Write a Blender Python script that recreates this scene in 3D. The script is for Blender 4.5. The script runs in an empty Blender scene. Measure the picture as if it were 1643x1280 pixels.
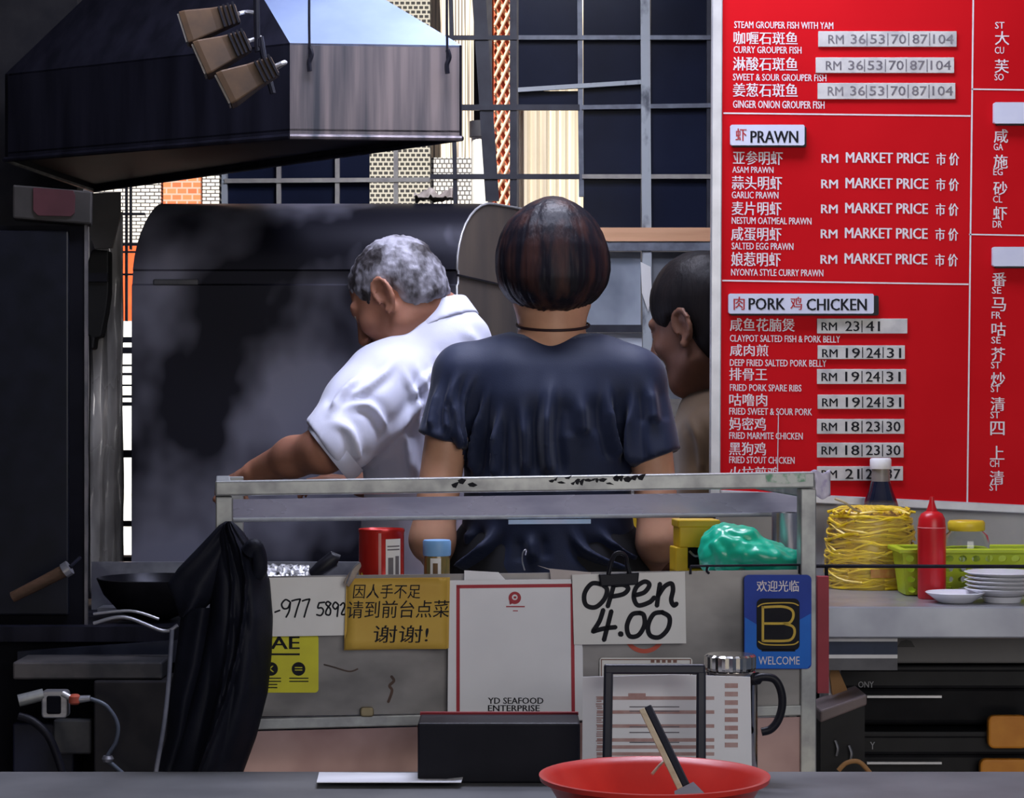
import bpy, bmesh, math, random
import numpy as np
from mathutils import Vector, Matrix, noise

# ------------------------------------------------------------------ camera, world, lights
sc = bpy.context.scene
COL = sc.collection
F, CX, CY, CZ = 3540.0, 821.5, 640.0, 1.2          # focal length and principal point for a 1643x1280 frame
cam = bpy.data.cameras.new('camera'); cam.sensor_width = 36.0; cam.lens = F/1643*36; cam.sensor_fit = 'HORIZONTAL'
cam.clip_end = 60
co = bpy.data.objects.new('camera', cam); COL.objects.link(co)
co.location = (0, 0, CZ); co.rotation_euler = (math.pi/2, 0, 0); sc.camera = co

w = bpy.data.worlds.new('world'); sc.world = w; w.use_nodes = True
wb = w.node_tree.nodes['Background']; wb.inputs[0].default_value = (.55, .66, 1.0, 1); wb.inputs[1].default_value = .12

def area(name, loc, rot, sx, sy, power, color):
    l = bpy.data.lights.new(name, 'AREA'); l.shape = 'RECTANGLE'; l.size = sx; l.size_y = sy
    l.energy = power; l.color = color
    o = bpy.data.objects.new(name, l); COL.objects.link(o); o.location = loc; o.rotation_euler = rot
    return o
sun = bpy.data.lights.new('alley_sun', 'SUN'); sun.energy = 14.0; sun.angle = .01; sun.color = (1, .93, .82)
so = bpy.data.objects.new('alley_sun', sun); COL.objects.link(so); so.location = (0, 0, 8)
so.rotation_euler = Vector((.05, .55, -.9)).to_track_quat('-Z', 'Y').to_euler()
area('front_fill_light', (1.5, -.6, 2.1), (math.radians(84), 0, math.radians(14)), 2.6, 1.6, 52, (1, .97, .95))  # unseen area light added at front right to brighten board and front surfaces
area('overhead_fill_light', (.05, 3.75, 2.7), (0, 0, 0), 1.3, .35, 40, (.74, .78, 1.0))  # unseen overhead light added for shirt, hood roof and T-shirt; no fixture
area('shield_fill_light', (.12, 4.55, 2.68), (0, math.radians(18), 0), .5, .3, 22, (.80, .82, 1.0))  # added light without a fixture, placed to light the shield from the right
sc.view_settings.view_transform = 'Standard'; sc.view_settings.look = 'None'
sc.view_settings.exposure = 0.0; sc.view_settings.gamma = 1.0
sc.view_settings.use_curve_mapping = False
R = random.Random(7)

# ------------------------------------------------------------------ helpers
def P(px, py, Y):
    return Vector(((px-CX)/F*Y, Y, CZ-(py-CY)/F*Y))
def flat(Y):
    return lambda px, py, off=0.0: P(px, py, Y-off)
def rad(a): return a*math.pi/180

MATS = {}
def mat(name, c1, c2=None, rough=.5, metal=0., scale=20., stretch=(1, 1, 1), detail=4., lo=.35, hi=.65,
        bump=0., bscale=None, bstretch=None, spec=.35, trans=0., alpha=1., rvar=0., sss=0., emit=None, estr=0., sheen=0., coat=0., kind='noise', ior=1.45):
    if name in MATS: return MATS[name]
    m = bpy.data.materials.new(name); m.use_nodes = True; nt = m.node_tree; N = nt.nodes; L = nt.links
    b = N['Principled BSDF']
    tc = N.new('ShaderNodeTexCoord'); mp = N.new('ShaderNodeMapping'); mp.inputs['Scale'].default_value = stretch
    L.new(tc.outputs['Object'], mp.inputs['Vector'])
    c2 = c2 or tuple(min(1, x*.82) for x in c1)
    nz = N.new('ShaderNodeTexNoise'); nz.inputs['Scale'].default_value = scale; nz.inputs['Detail'].default_value = detail
    L.new(mp.outputs[0], nz.inputs['Vector'])
    cr = N.new('ShaderNodeValToRGB'); cr.color_ramp.elements[0].position = lo; cr.color_ramp.elements[1].position = hi
    cr.color_ramp.elements[0].color = (*c1, 1); cr.color_ramp.elements[1].color = (*c2, 1)
    L.new(nz.outputs['Fac'], cr.inputs['Fac']); L.new(cr.outputs['Color'], b.inputs['Base Color'])
    b.inputs['Roughness'].default_value = rough; b.inputs['Metallic'].default_value = metal
    b.inputs['Specular IOR Level'].default_value = spec; b.inputs['IOR'].default_value = ior
    b.inputs['Transmission Weight'].default_value = trans; b.inputs['Alpha'].default_value = alpha
    b.inputs['Subsurface Weight'].default_value = sss
    b.inputs['Sheen Weight'].default_value = sheen
    b.inputs['Coat Weight'].default_value = coat
    if sss: b.inputs['Subsurface Scale'].default_value = .01
    if rvar:
        mr = N.new('ShaderNodeMapRange'); mr.inputs['To Min'].default_value = max(.03, rough-rvar); mr.inputs['To Max'].default_value = min(1, rough+rvar)
        mr.inputs['From Min'].default_value = .3; mr.inputs['From Max'].default_value = .7
        L.new(nz.outputs['Fac'], mr.inputs['Value']); L.new(mr.outputs[0], b.inputs['Roughness'])
    if bump:
        n2 = N.new('ShaderNodeTexNoise'); n2.inputs['Scale'].default_value = bscale or scale*3; n2.inputs['Detail'].default_value = 3
        mp2 = N.new('ShaderNodeMapping'); mp2.inputs['Scale'].default_value = bstretch or stretch
        L.new(tc.outputs['Object'], mp2.inputs['Vector']); L.new(mp2.outputs[0], n2.inputs['Vector'])
        bp = N.new('ShaderNodeBump'); bp.inputs['Strength'].default_value = bump; bp.inputs['Distance'].default_value = .004
        L.new(n2.outputs['Fac'], bp.inputs['Height']); L.new(bp.outputs[0], b.inputs['Normal'])
    if emit:
        b.inputs['Emission Color'].default_value = (*emit, 1); b.inputs['Emission Strength'].default_value = estr
    MATS[name] = m
    return m
def brickmat(name, c1, c2, mortar, scale, bw=.5, rh=.25, ms=.03):
    m = bpy.data.materials.new(name); m.use_nodes = True; nt = m.node_tree; N = nt.nodes; L = nt.links
    b = N['Principled BSDF']; b.inputs['Roughness'].default_value = .8
    tc = N.new('ShaderNodeTexCoord'); mp = N.new('ShaderNodeMapping'); mp.inputs['Rotation'].default_value = (rad(90), 0, 0)
    L.new(tc.outputs['Object'], mp.inputs['Vector'])
    t = N.new('ShaderNodeTexBrick'); t.inputs['Scale'].default_value = scale; t.inputs['Color1'].default_value = (*c1, 1)
    t.inputs['Color2'].default_value = (*c2, 1); t.inputs['Mortar'].default_value = (*mortar, 1)
    t.inputs['Brick Width'].default_value = bw; t.inputs['Row Height'].default_value = rh; t.inputs['Mortar Size'].default_value = ms
    L.new(mp.outputs[0], t.inputs['Vector']); L.new(t.outputs['Color'], b.inputs['Base Color'])
    MATS[name] = m
    return m

class MB:
    def __init__(s): s.v = []; s.f = []; s.mi = []
    def add(s, vs, fs, m=0):
        b = len(s.v); s.v += [Vector(x) for x in vs]
        for f in fs: s.f.append(tuple(b+i for i in f)); s.mi.append(m)
        return s
    def obox(s, o, U, V, W, m=0):
        o, U, V, W = map(Vector, (o, U, V, W))
        vs = [o, o+U, o+U+V, o+V, o+W, o+U+W, o+U+V+W, o+V+W]
        return s.add(vs, [(0, 3, 2, 1), (4, 5, 6, 7), (0, 1, 5, 4), (1, 2, 6, 5), (2, 3, 7, 6), (3, 0, 4, 7)], m)
    def box(s, a, b, m=0):
        a, b = Vector(a), Vector(b); d = b-a
        return s.obox(a, (d.x, 0, 0), (0, d.y, 0), (0, 0, d.z), m)
    def prism(s, poly, vec, m=0):
        n = len(poly); vec = Vector(vec); a = [Vector(p) for p in poly]
        s.add(a+[p+vec for p in a], [tuple(range(n)), tuple(range(2*n-1, n-1, -1))]+[(i, i+n, (i+1) % n+n, (i+1) % n) for i in range(n)], m)
        return s
    def face(s, poly, m=0): return s.add(poly, [tuple(range(len(poly)))], m)
    def tube(s, pts, r, n=10, closed=False, m=0, cap=True):
        pts = [Vector(p) for p in pts]; k = len(pts); rs = r if isinstance(r, (list, tuple)) else [r]*k
        up = None; rings = []
        for i, p in enumerate(pts):
            if closed: t = pts[(i+1) % k]-pts[i-1]
            else: t = pts[min(i+1, k-1)]-pts[max(i-1, 0)]
            t.normalize()
            if up is None:
                up = t.orthogonal().normalized()
            up = (up-t*up.dot(t))
            if up.length < 1e-6: up = t.orthogonal()
            up.normalize(); sd = t.cross(up)
            rings.append([p+(up*math.cos(2*math.pi*j/n)+sd*math.sin(2*math.pi*j/n))*rs[i] for j in range(n)])
        vs = [v for rg in rings for v in rg]; fs = []
        for i in range(k if closed else k-1):
            a, b = i*n, ((i+1) % k)*n
            for j in range(n): fs.append((a+j, a+(j+1) % n, b+(j+1) % n, b+j))
        if cap and not closed:
            fs.append(tuple(range(n-1, -1, -1))); fs.append(tuple((k-1)*n+j for j in range(n)))
        return s.add(vs, fs, m)
    def lathe(s, prof, o, n=36, m=0, ax=None):
        o = Vector(o); X, Y, Z = ax or (Vector((1, 0, 0)), Vector((0, 1, 0)), Vector((0, 0, 1)))
        vs = []; fs = []; k = len(prof)
        for r, z in prof:
            for j in range(n):
                a = 2*math.pi*j/n; vs.append(o+X*(r*math.cos(a))+Y*(r*math.sin(a))+Z*z)
        for i in range(k-1):
            for j in range(n): fs.append((i*n+j, i*n+(j+1) % n, (i+1)*n+(j+1) % n, (i+1)*n+j))
        if prof[0][0] > 1e-6: fs.append(tuple(range(n-1, -1, -1)))
        if prof[-1][0] > 1e-6: fs.append(tuple((k-1)*n+j for j in range(n)))
        return s.add(vs, fs, m)
    def grid(s, rows, m=0, wrap=False):
        nr, nc = len(rows), len(rows[0]); vs = [p for r in rows for p in r]; fs = []
        for i in range(nr-1):
            for j in range(nc if wrap else nc-1):
                j2 = (j+1) % nc; fs.append((i*nc+j, i*nc+j2, (i+1)*nc+j2, (i+1)*nc+j))
        return s.add(vs, fs, m)
    def build(s, name, mats, parent=None, smooth=None, bevel=0., solid=0., origin=None, fix=True):
        me = bpy.data.meshes.new(name)
        o0 = wloc(parent) if parent else (Vector(origin) if origin is not None else (base_of(s.v)))
        me.from_pydata([v-o0 for v in s.v], [], s.f)
        ms = mats if isinstance(mats, (list, tuple)) else [mats]
        for m_ in ms: me.materials.append(m_)
        me.polygons.foreach_set('material_index', s.mi)
        if fix:
            bm = bmesh.new(); bm.from_mesh(me); bmesh.ops.remove_doubles(bm, verts=bm.verts, dist=1e-6)
            bmesh.ops.recalc_face_normals(bm, faces=bm.faces); bm.to_mesh(me); bm.free()
        if smooth is not None:
            me.polygons.foreach_set('use_smooth', [True]*len(me.polygons)); me.set_sharp_from_angle(angle=rad(smooth))
        o = bpy.data.objects.new(name, me); COL.objects.link(o)
        if parent: o.parent = parent
        else: o.location = o0
        if bevel:
            b = o.modifiers.new('bevel', 'BEVEL'); b.width = bevel; b.segments = 2; b.limit_method = 'ANGLE'; b.angle_limit = rad(40)
        if solid:
            b = o.modifiers.new('solid', 'SOLIDIFY'); b.thickness = solid; b.offset = 0
        return o
def base_of(v):
    xs = [p.x for p in v]; ys = [p.y for p in v]; zs = [p.z for p in v]
    return Vector(((min(xs)+max(xs))/2, (min(ys)+max(ys))/2, min(zs)))
def wloc(o):
    v = Vector((0, 0, 0))
    while o: v += o.location; o = o.parent
    return v
def tag(o, label=None, cat=None, group=None, kind=None):
    if label: o['label'] = label
    if cat: o['category'] = cat
    if group: o['group'] = group
    if kind: o['kind'] = kind
    return o
def thing(name, label, cat, loc, group=None):
    o = bpy.data.objects.new(name, None); COL.objects.link(o); o.location = loc; o.empty_display_size = .05
    return tag(o, label, cat, group)
def struct(o): o['kind'] = 'structure'; return o
def rr(x0, y0, x1, y1, r, n=5):
    out = []
    for cx, cy, a0 in ((x1-r, y0+r, -90), (x1-r, y1-r, 0), (x0+r, y1-r, 90), (x0+r, y0+r, 180)):
        for i in range(n+1):
            a = rad(a0+90*i/n); out.append((cx+r*math.cos(a), cy+r*math.sin(a)))
    return out
def quad(x0, y0, x1, y1): return [(x0, y0), (x1, y0), (x1, y1), (x0, y1)]
def slab(mb, polypx, fn, off, vec, m=0): return mb.prism([fn(x, y, off) for x, y in polypx], vec, m)
def spline(pts, n=8, closed=False):
    pts = [Vector(p) for p in pts]; out = []; k = len(pts)
    for i in range(k if closed else k-1):
        if closed: a, b, c, d = pts[i-1], pts[i], pts[(i+1) % k], pts[(i+2) % k]
        else: a, b, c, d = pts[max(i-1, 0)], pts[i], pts[i+1], pts[min(i+2, k-1)]
        for j in range(n):
            t = j/n; out.append(.5*((2*b)+(c-a)*t+(2*a-5*b+4*c-d)*t*t+(3*b-a-3*c+d)*t**3))
    if not closed: out.append(pts[-1])
    return out
_tc = {}
def text_shape(s, bold=0.):
    k = (s, bold)
    if k not in _tc:
        c = bpy.data.curves.new('t', 'FONT'); c.body = s; c.resolution_u = 2; c.offset = bold
        o = bpy.data.objects.new('t', c); COL.objects.link(o)
        dg = bpy.context.evaluated_depsgraph_get(); dg.update()
        e = o.evaluated_get(dg); me = e.to_mesh()
        v = np.array([q.co[:2] for q in me.vertices]); f = [tuple(p.vertices) for p in me.polygons]; e.to_mesh_clear()
        bpy.data.objects.remove(o); bpy.data.curves.remove(c)
        lo, hi = v.min(0), v.max(0); _tc[k] = ((v-lo)/(hi-lo), f)
    return _tc[k]
def put(mb, s, box, fn, off, bold=0., slope=0., shear=0., m=0):
    v, f = text_shape(s); x0, y0, x1, y1 = box; wdt = bold*(y1-y0)*2.2; nr = 3 if bold > .015 else (2 if bold else 1)
    for r in range(nr):                       # heavier letters: the stroke repeated with a small shift
        sh = 0 if nr == 1 else wdt*(r/(nr-1)-.5); vs = []
        for a, b in v:
            px = x0+wdt/2+(x1-x0-wdt)*a+sh+shear*(y1-y0)*b; vs.append(fn(px, y1-(y1-y0)*b+slope*(px-x0), off+r*.00004))
        mb.add(vs, f, m)
def ribbon(mb, pts, wd, fn, off, m=0, n=8):
    p = spline([(x, y, 0) for x, y in pts], n) if len(pts) > 2 else [Vector((x, y, 0)) for x, y in pts]
    L_, R_ = [], []
    for i, q in enumerate(p):
        t = (p[min(i+1, len(p)-1)]-p[max(i-1, 0)]).normalized(); nn = Vector((-t.y, t.x, 0))*wd/2
        L_.append(q+nn); R_.append(q-nn)
    t0 = (p[1]-p[0]).normalized()*wd*.35; t1 = (p[-1]-p[-2]).normalized()*wd*.35
    L_ = [L_[0]*.7+R_[0]*.3-t0]+L_+[L_[-1]*.7+R_[-1]*.3+t1]; R_ = [R_[0]*.7+L_[1]*.3-t0]+R_+[R_[-1]*.7+L_[-2]*.3+t1]
    vs = [fn(q.x, q.y, off) for q in L_]+[fn(q.x, q.y, off) for q in R_]; k = len(L_)
    mb.add(vs, [(i, i+1, k+i+1, k+i) for i in range(k-1)], m)
def lines(mb, pts, wd, fn, off, m=0):
    for a, b in zip(pts[:-1], pts[1:]):
        d = Vector((b[0]-a[0], b[1]-a[1])).normalized(); nn = Vector((-d.y, d.x))*wd/2; e = d*wd/2
        q = [(a[0]+nn.x-e.x, a[1]+nn.y-e.y), (b[0]+nn.x+e.x, b[1]+nn.y+e.y), (b[0]-nn.x+e.x, b[1]-nn.y+e.y), (a[0]-nn.x-e.x, a[1]-nn.y-e.y)]
        mb.face([fn(x, y, off) for x, y in q], m)

# signed-distance modelling for bodies, cloth and soft things
class Field:
    def __init__(s, lo, hi, h):
        s.h = h; s.lo = np.array(lo, float); n = np.ceil((np.array(hi)-s.lo)/h).astype(int)+1
        s.ax = [s.lo[i]+h*np.arange(n[i]) for i in range(3)]; s.D = np.full(n, 1.0, np.float32)
    def ap(s, lo, hi, fn, k=.01, op='u'):
        pad = k+3*s.h; sl = []
        for i in range(3):
            a = max(0, int((lo[i]-pad-s.lo[i])/s.h)); b = min(len(s.ax[i]), int((hi[i]+pad-s.lo[i])/s.h)+2)
            if b <= a: return
            sl.append(slice(a, b))
        sl = tuple(sl)
        d = fn(s.ax[0][sl[0]][:, None, None], s.ax[1][sl[1]][None, :, None], s.ax[2][sl[2]][None, None, :])
        A = s.D[sl]
        if op == 'u': g = np.maximum(k-np.abs(A-d), 0)/k; s.D[sl] = np.minimum(A, d)-g*g*k*.25
        else:
            d = -d; g = np.maximum(k-np.abs(A-d), 0)/k; s.D[sl] = np.maximum(A, d)+g*g*k*.25
    def rc(s, a, b, r1, r2, k=.012, op='u'):
        a, b = np.array(a, float), np.array(b, float); ba = b-a; L2 = max(ba@ba, 1e-12)
        def fn(X, Y, Z):
            x, y, z = X-a[0], Y-a[1], Z-a[2]; t = np.clip((x*ba[0]+y*ba[1]+z*ba[2])/L2, 0, 1)
            return np.sqrt((x-t*ba[0])**2+(y-t*ba[1])**2+(z-t*ba[2])**2)-(r1+(r2-r1)*t)
        s.ap(np.minimum(a-r1, b-r2), np.maximum(a+r1, b+r2), fn, k, op); return s
    def chain(s, pts, k=.012):
        for (a, r1), (b, r2) in zip(pts[:-1], pts[1:]): s.rc(a, b, r1, r2, k)
    def ell(s, c, r, Rm=None, k=.012, op='u'):
        c = np.array(c, float); r = np.array(r, float); Rm = np.eye(3) if Rm is None else np.array(Rm)
        def fn(X, Y, Z):
            x, y, z = X-c[0], Y-c[1], Z-c[2]
            l = [x*Rm[0, i]+y*Rm[1, i]+z*Rm[2, i] for i in range(3)]
            k0 = np.sqrt(sum((l[i]/r[i])**2 for i in range(3))); k1 = np.sqrt(sum((l[i]/r[i]**2)**2 for i in range(3)))+1e-9
            return k0*(k0-1)/k1
        e = np.sqrt(((Rm*r)**2).sum(1)); s.ap(c-e, c+e, fn, k, op); return s
    def col(s, o, Rm, secs, e=2.3, k=.02, op='u', grow=0.):
        o = np.array(o, float); Rm = np.array(Rm, float); S = np.array(secs, float); S = S[np.argsort(S[:, 0])]
        zs = np.linspace(S[0, 0], S[-1, 0], 80)
        C = [np.interp(zs, S[:, 0], S[:, i]) for i in range(1, 5)]
        ker = np.array([1, 2, 3, 2, 1])/9.
        C = [np.convolve(np.pad(q, 2, 'edge'), ker, 'valid') for q in C]
        C[2] = C[2]+grow; C[3] = C[3]+grow
        def fn(X, Y, Z):
            x, y, z = X-o[0], Y-o[1], Z-o[2]
            l = [x*Rm[0, i]+y*Rm[1, i]+z*Rm[2, i] for i in range(3)]
            cx, cy, rx, ry = [np.interp(l[2], zs, q) for q in C]
            d = (((np.abs(l[0]-cx)/rx)**e+(np.abs(l[1]-cy)/ry)**e)**(1/e)-1)*np.minimum(rx, ry)
            return np.maximum(d, np.maximum(l[2]-S[-1, 0], S[0, 0]-l[2]))
        m = max(S[:, 3].max(), S[:, 4].max())+grow+np.abs(S[:, 1:3]).max()
        pts = np.array([o+Rm[:, 2]*S[0, 0], o+Rm[:, 2]*S[-1, 0]])
        s.ap(pts.min(0)-m, pts.max(0)+m, fn, k, op); return s
    def cut(s, p, n, k=.004):
        p = np.array(p, float); n = np.array(n, float); n /= np.linalg.norm(n)
        d = (s.ax[0][:, None, None]-p[0])*n[0]+(s.ax[1][None, :, None]-p[1])*n[1]+(s.ax[2][None, None, :]-p[2])*n[2]
        s.D = np.maximum(s.D, d.astype(np.float32)); return s
    def mesh(s):
        D = s.D; h = s.h; c = (D < 0); nx, ny, nz = D.shape
        cnt = np.zeros((nx-1, ny-1, nz-1), np.int8)
        offs = [(i, j, k) for i in (0, 1) for j in (0, 1) for k in (0, 1)]
        for i, j, k in offs: cnt += c[i:nx-1+i, j:ny-1+j, k:nz-1+k]
        mk = (cnt > 0) & (cnt < 8); idx = np.argwhere(mk); I, J, K = idx.T
        acc = np.zeros((len(idx), 3)); n = np.zeros(len(idx))
        for a in offs:
            for ax in range(3):
                if a[ax]: continue
                b = list(a); b[ax] = 1
                da = D[I+a[0], J+a[1], K+a[2]]; db = D[I+b[0], J+b[1], K+b[2]]; cr = (da < 0) != (db < 0)
                t = np.where(cr, da/np.where(cr, da-db, 1), 0); p = np.tile(np.array(a, float), (len(idx), 1)); p[:, ax] = t
                acc[cr] += p[cr]; n[cr] += 1
        V = s.lo+h*(idx+acc/n[:, None]); vid = np.full(mk.shape, -1); vid[mk] = np.arange(len(idx)); FS = []
        for ax in range(3):
            b, d = [(1, 2), (2, 0), (0, 1)][ax]
            sl0 = [slice(None)]*3; sl1 = [slice(None)]*3; sl0[ax] = slice(0, -1); sl1[ax] = slice(1, None)
            A, B = c[tuple(sl0)], c[tuple(sl1)]; E = np.argwhere(A != B)
            E = E[(E[:, b] > 0) & (E[:, d] > 0) & (E[:, b] < D.shape[b]-1) & (E[:, d] < D.shape[d]-1)]
            q = []
            for ob, od in ((1, 1), (0, 1), (0, 0), (1, 0)):
                e = E.copy(); e[:, b] -= ob; e[:, d] -= od; q.append(vid[e[:, 0], e[:, 1], e[:, 2]])
            q = np.stack(q, 1); fl = ~A[E[:, 0], E[:, 1], E[:, 2]]; q[fl] = q[fl][:, ::-1]; FS.append(q)
        return V, np.concatenate(FS)
def normals(V, Q):
    n = np.cross(V[Q[:, 2]]-V[Q[:, 0]], V[Q[:, 3]]-V[Q[:, 1]]); N = np.zeros_like(V)
    for i in range(4): np.add.at(N, Q[:, i], n)
    return N/(np.linalg.norm(N, axis=1)[:, None]+1e-12)
def relax(V, Q, it=2, lam=.5):
    for _ in range(it):
        A = np.zeros_like(V); c = np.zeros(len(V))
        for i in range(4):
            a, b = Q[:, i], Q[:, (i+1) % 4]; np.add.at(A, a, V[b]); np.add.at(A, b, V[a]); np.add.at(c, a, 1); np.add.at(c, b, 1)
        V = V+lam*(A/np.maximum(c, 1)[:, None]-V)
    return V
def soft(V, Q, name, mats, parent=None, idx=None, origin=None):
    me = bpy.data.meshes.new(name)
    o0 = wloc(parent) if parent else Vector(origin if origin is not None else ((V[:, 0].min()+V[:, 0].max())/2, (V[:, 1].min()+V[:, 1].max())/2, V[:, 2].min()))
    me.from_pydata((V-np.array(o0)).tolist(), [], Q.tolist())
    for m_ in (mats if isinstance(mats, (list, tuple)) else [mats]): me.materials.append(m_)
    if idx is not None: me.polygons.foreach_set('material_index', idx.astype(np.int32))
    me.polygons.foreach_set('use_smooth', [True]*len(me.polygons)); me.update()
    o = bpy.data.objects.new(name, me); COL.objects.link(o)
    if parent: o.parent = parent
    else: o.location = o0
    return o
def pxy(V): return CX+V[:, 0]/V[:, 1]*F, CY+(CZ-V[:, 2])/V[:, 1]*F
def segdist(px, py, pts):
    d = np.full(px.shape, 1e9)
    for (x0, y0), (x1, y1) in zip(pts[:-1], pts[1:]):
        dx, dy = x1-x0, y1-y0; t = np.clip(((px-x0)*dx+(py-y0)*dy)/(dx*dx+dy*dy), 0, 1)
        d = np.minimum(d, np.hypot(px-x0-t*dx, py-y0-t*dy))
    return d
def folds(V, Q, fl, seed=0, amp=0., sc=(18, 18, 6)):
    """cloth creases: ridges along given lines on the side of the garment that faces the counter, small wrinkles elsewhere"""
    N = normals(V, Q); px, py = pxy(V); d = np.zeros(len(V)); face = np.clip(-N[:, 1]*1.6, 0, 1)
    for pts, wd, ht in fl:
        s_ = spline([(x, y, 0) for x, y in pts], 5) if len(pts) > 2 else [Vector((*p, 0)) for p in pts]
        a = np.array([(q.x, q.y) for q in s_]); cum = np.r_[0, np.cumsum(np.hypot(*np.diff(a, axis=0).T))]; best = np.full(len(V), 1e9); tt = np.zeros(len(V))
        for i in range(len(a)-1):
            v = a[i+1]-a[i]; t = np.clip(((px-a[i, 0])*v[0]+(py-a[i, 1])*v[1])/(v@v), 0, 1); q_ = np.hypot(px-a[i, 0]-t*v[0], py-a[i, 1]-t*v[1])
            up_ = q_ < best; best[up_] = q_[up_]; tt[up_] = ((cum[i]+t*(cum[i+1]-cum[i]))/cum[-1])[up_]
        tp = np.minimum(1, np.minimum(tt/.45, (1-tt)/.18+.35)); d += ht*tp*tp*np.exp(-(best/wd)**2)*face-ht*.35*tp*tp*np.exp(-((best-2.2*wd)/(1.2*wd))**2)*face
    if amp:
        d += np.array([amp*noise.noise(Vector((v[0]*sc[0]+seed, v[1]*sc[1], v[2]*sc[2]))) for v in V])
    return V+N*d[:, None]
# ------------------------------------------------------------------ materials
steel = mat('brushed_steel', (.50, .50, .53), (.36, .36, .40), rough=.36, metal=.8, scale=9, stretch=(1, 1, 9), rvar=.1, bump=.03)
panel_steel = mat('scratched_panel_steel', (.30, .285, .275), (.12, .115, .115), rough=.45, metal=.45, scale=5, stretch=(1, 1, 1.6), rvar=.14, bump=.05, bscale=30)
rail_steel = mat('dull_rail_steel', (.40, .41, .40), (.27, .275, .28), rough=.4, metal=.55, scale=30, stretch=(1, 1, 1), rvar=.1)
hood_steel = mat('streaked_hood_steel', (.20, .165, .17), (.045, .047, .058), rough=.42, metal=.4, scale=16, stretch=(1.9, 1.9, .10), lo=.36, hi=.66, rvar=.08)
hood_top = mat('lit_hood_roof', (.22, .28, .42), (.17, .22, .36), rough=.5, metal=.2, scale=6)  # pale blue light from above is put into the roof colour
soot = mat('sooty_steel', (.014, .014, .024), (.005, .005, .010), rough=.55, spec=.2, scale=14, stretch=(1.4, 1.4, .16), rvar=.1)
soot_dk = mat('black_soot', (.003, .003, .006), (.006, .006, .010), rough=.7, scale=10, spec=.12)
shield_m = mat('smoky_steel', (.23, .23, .30), (.010, .010, .018), rough=.42, metal=.5, scale=3.6, stretch=(1, 1, .8), lo=.36, hi=.56, detail=3, rvar=.06, bump=.02, bscale=60)
rusty = mat('rust_stained_steel', (.21, .17, .14), (.14, .12, .11), rough=.5, metal=.4, scale=12, stretch=(1, 1, .3), hi=.75)
dkblue = mat('navy_window_pane', (.012, .016, .036), (.007, .009, .020), rough=.25, scale=3, spec=.1)
barw = mat('flaking_white_bar', (.40, .43, .45), (.10, .11, .13), rough=.6, scale=26, stretch=(1, 1, .5), lo=.55, hi=.7)
bard = mat('dark_frame_bar', (.035, .037, .05), (.02, .02, .03), rough=.5)
barm = mat('grey_grille_bar', (.20, .22, .26), (.12, .13, .16), rough=.5, scale=30)
barb = mat('beige_grille_bar', (.38, .36, .31), (.28, .26, .24), rough=.5, scale=30)
wood_o = mat('orange_lit_wood_rail', (.75, .42, .24), (.60, .30, .16), rough=.45, scale=8, stretch=(.3, 1, 5))  # wood rail with the orange light on it put into the base colour
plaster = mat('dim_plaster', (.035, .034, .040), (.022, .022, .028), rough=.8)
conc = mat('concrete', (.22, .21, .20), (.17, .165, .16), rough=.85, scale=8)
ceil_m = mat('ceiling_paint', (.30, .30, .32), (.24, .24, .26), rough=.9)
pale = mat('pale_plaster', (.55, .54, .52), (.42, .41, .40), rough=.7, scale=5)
white_p = mat('white_paper', (.84, .84, .86), (.76, .76, .79), rough=.6, scale=6)
card = mat('white_card', (.80, .79, .76), (.68, .66, .63), rough=.6, scale=5)
ink = mat('black_ink', (.010, .010, .015), (.016, .016, .02), rough=.6, spec=.15)
blk = mat('black_plastic', (.007, .007, .012), (.011, .011, .017), rough=.45, spec=.25, scale=12)
red_board = mat('red_board', (.60, .006, .012), (.52, .004, .009), rough=.6, scale=3, rvar=.06, spec=.08)
white_let = mat('white_lettering', (.80, .74, .76), (.72, .66, .70), rough=.5, scale=60)
red_let = mat('red_lettering', (.45, .02, .03), (.40, .02, .03), rough=.5)
alu = mat('aluminium_frame', (.58, .58, .60), (.48, .48, .50), rough=.38, metal=.5, scale=20)
plate_g = mat('price_strip', (.62, .60, .58), (.42, .41, .42), rough=.5, scale=25, lo=.45, hi=.7)
plate_l = mat('lilac_heading_plate', (.66, .68, .82), (.60, .62, .78), rough=.4)

# ------------------------------------------------------------------ setting
def sbox(name, a, b, m): return struct(MB().box(a, b).build(name, m))
sbox('floor', (-1.75, -4, -.06), (2.6, 9, 0), conc)
sbox('ceiling', (-1.75, 0.6, 2.75), (2.6, 5.66, 2.85), ceil_m)
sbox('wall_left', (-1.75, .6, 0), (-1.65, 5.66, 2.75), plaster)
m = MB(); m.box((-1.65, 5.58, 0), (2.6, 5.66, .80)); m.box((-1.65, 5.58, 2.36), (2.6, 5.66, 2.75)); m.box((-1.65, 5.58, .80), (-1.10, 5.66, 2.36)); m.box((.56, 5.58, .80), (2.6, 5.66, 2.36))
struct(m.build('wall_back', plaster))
WR = 4.175
sbox('wall_right', ((1152-CX)/F*WR, WR, 0), (2.6, WR+.05, 2.75), pale)

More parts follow.
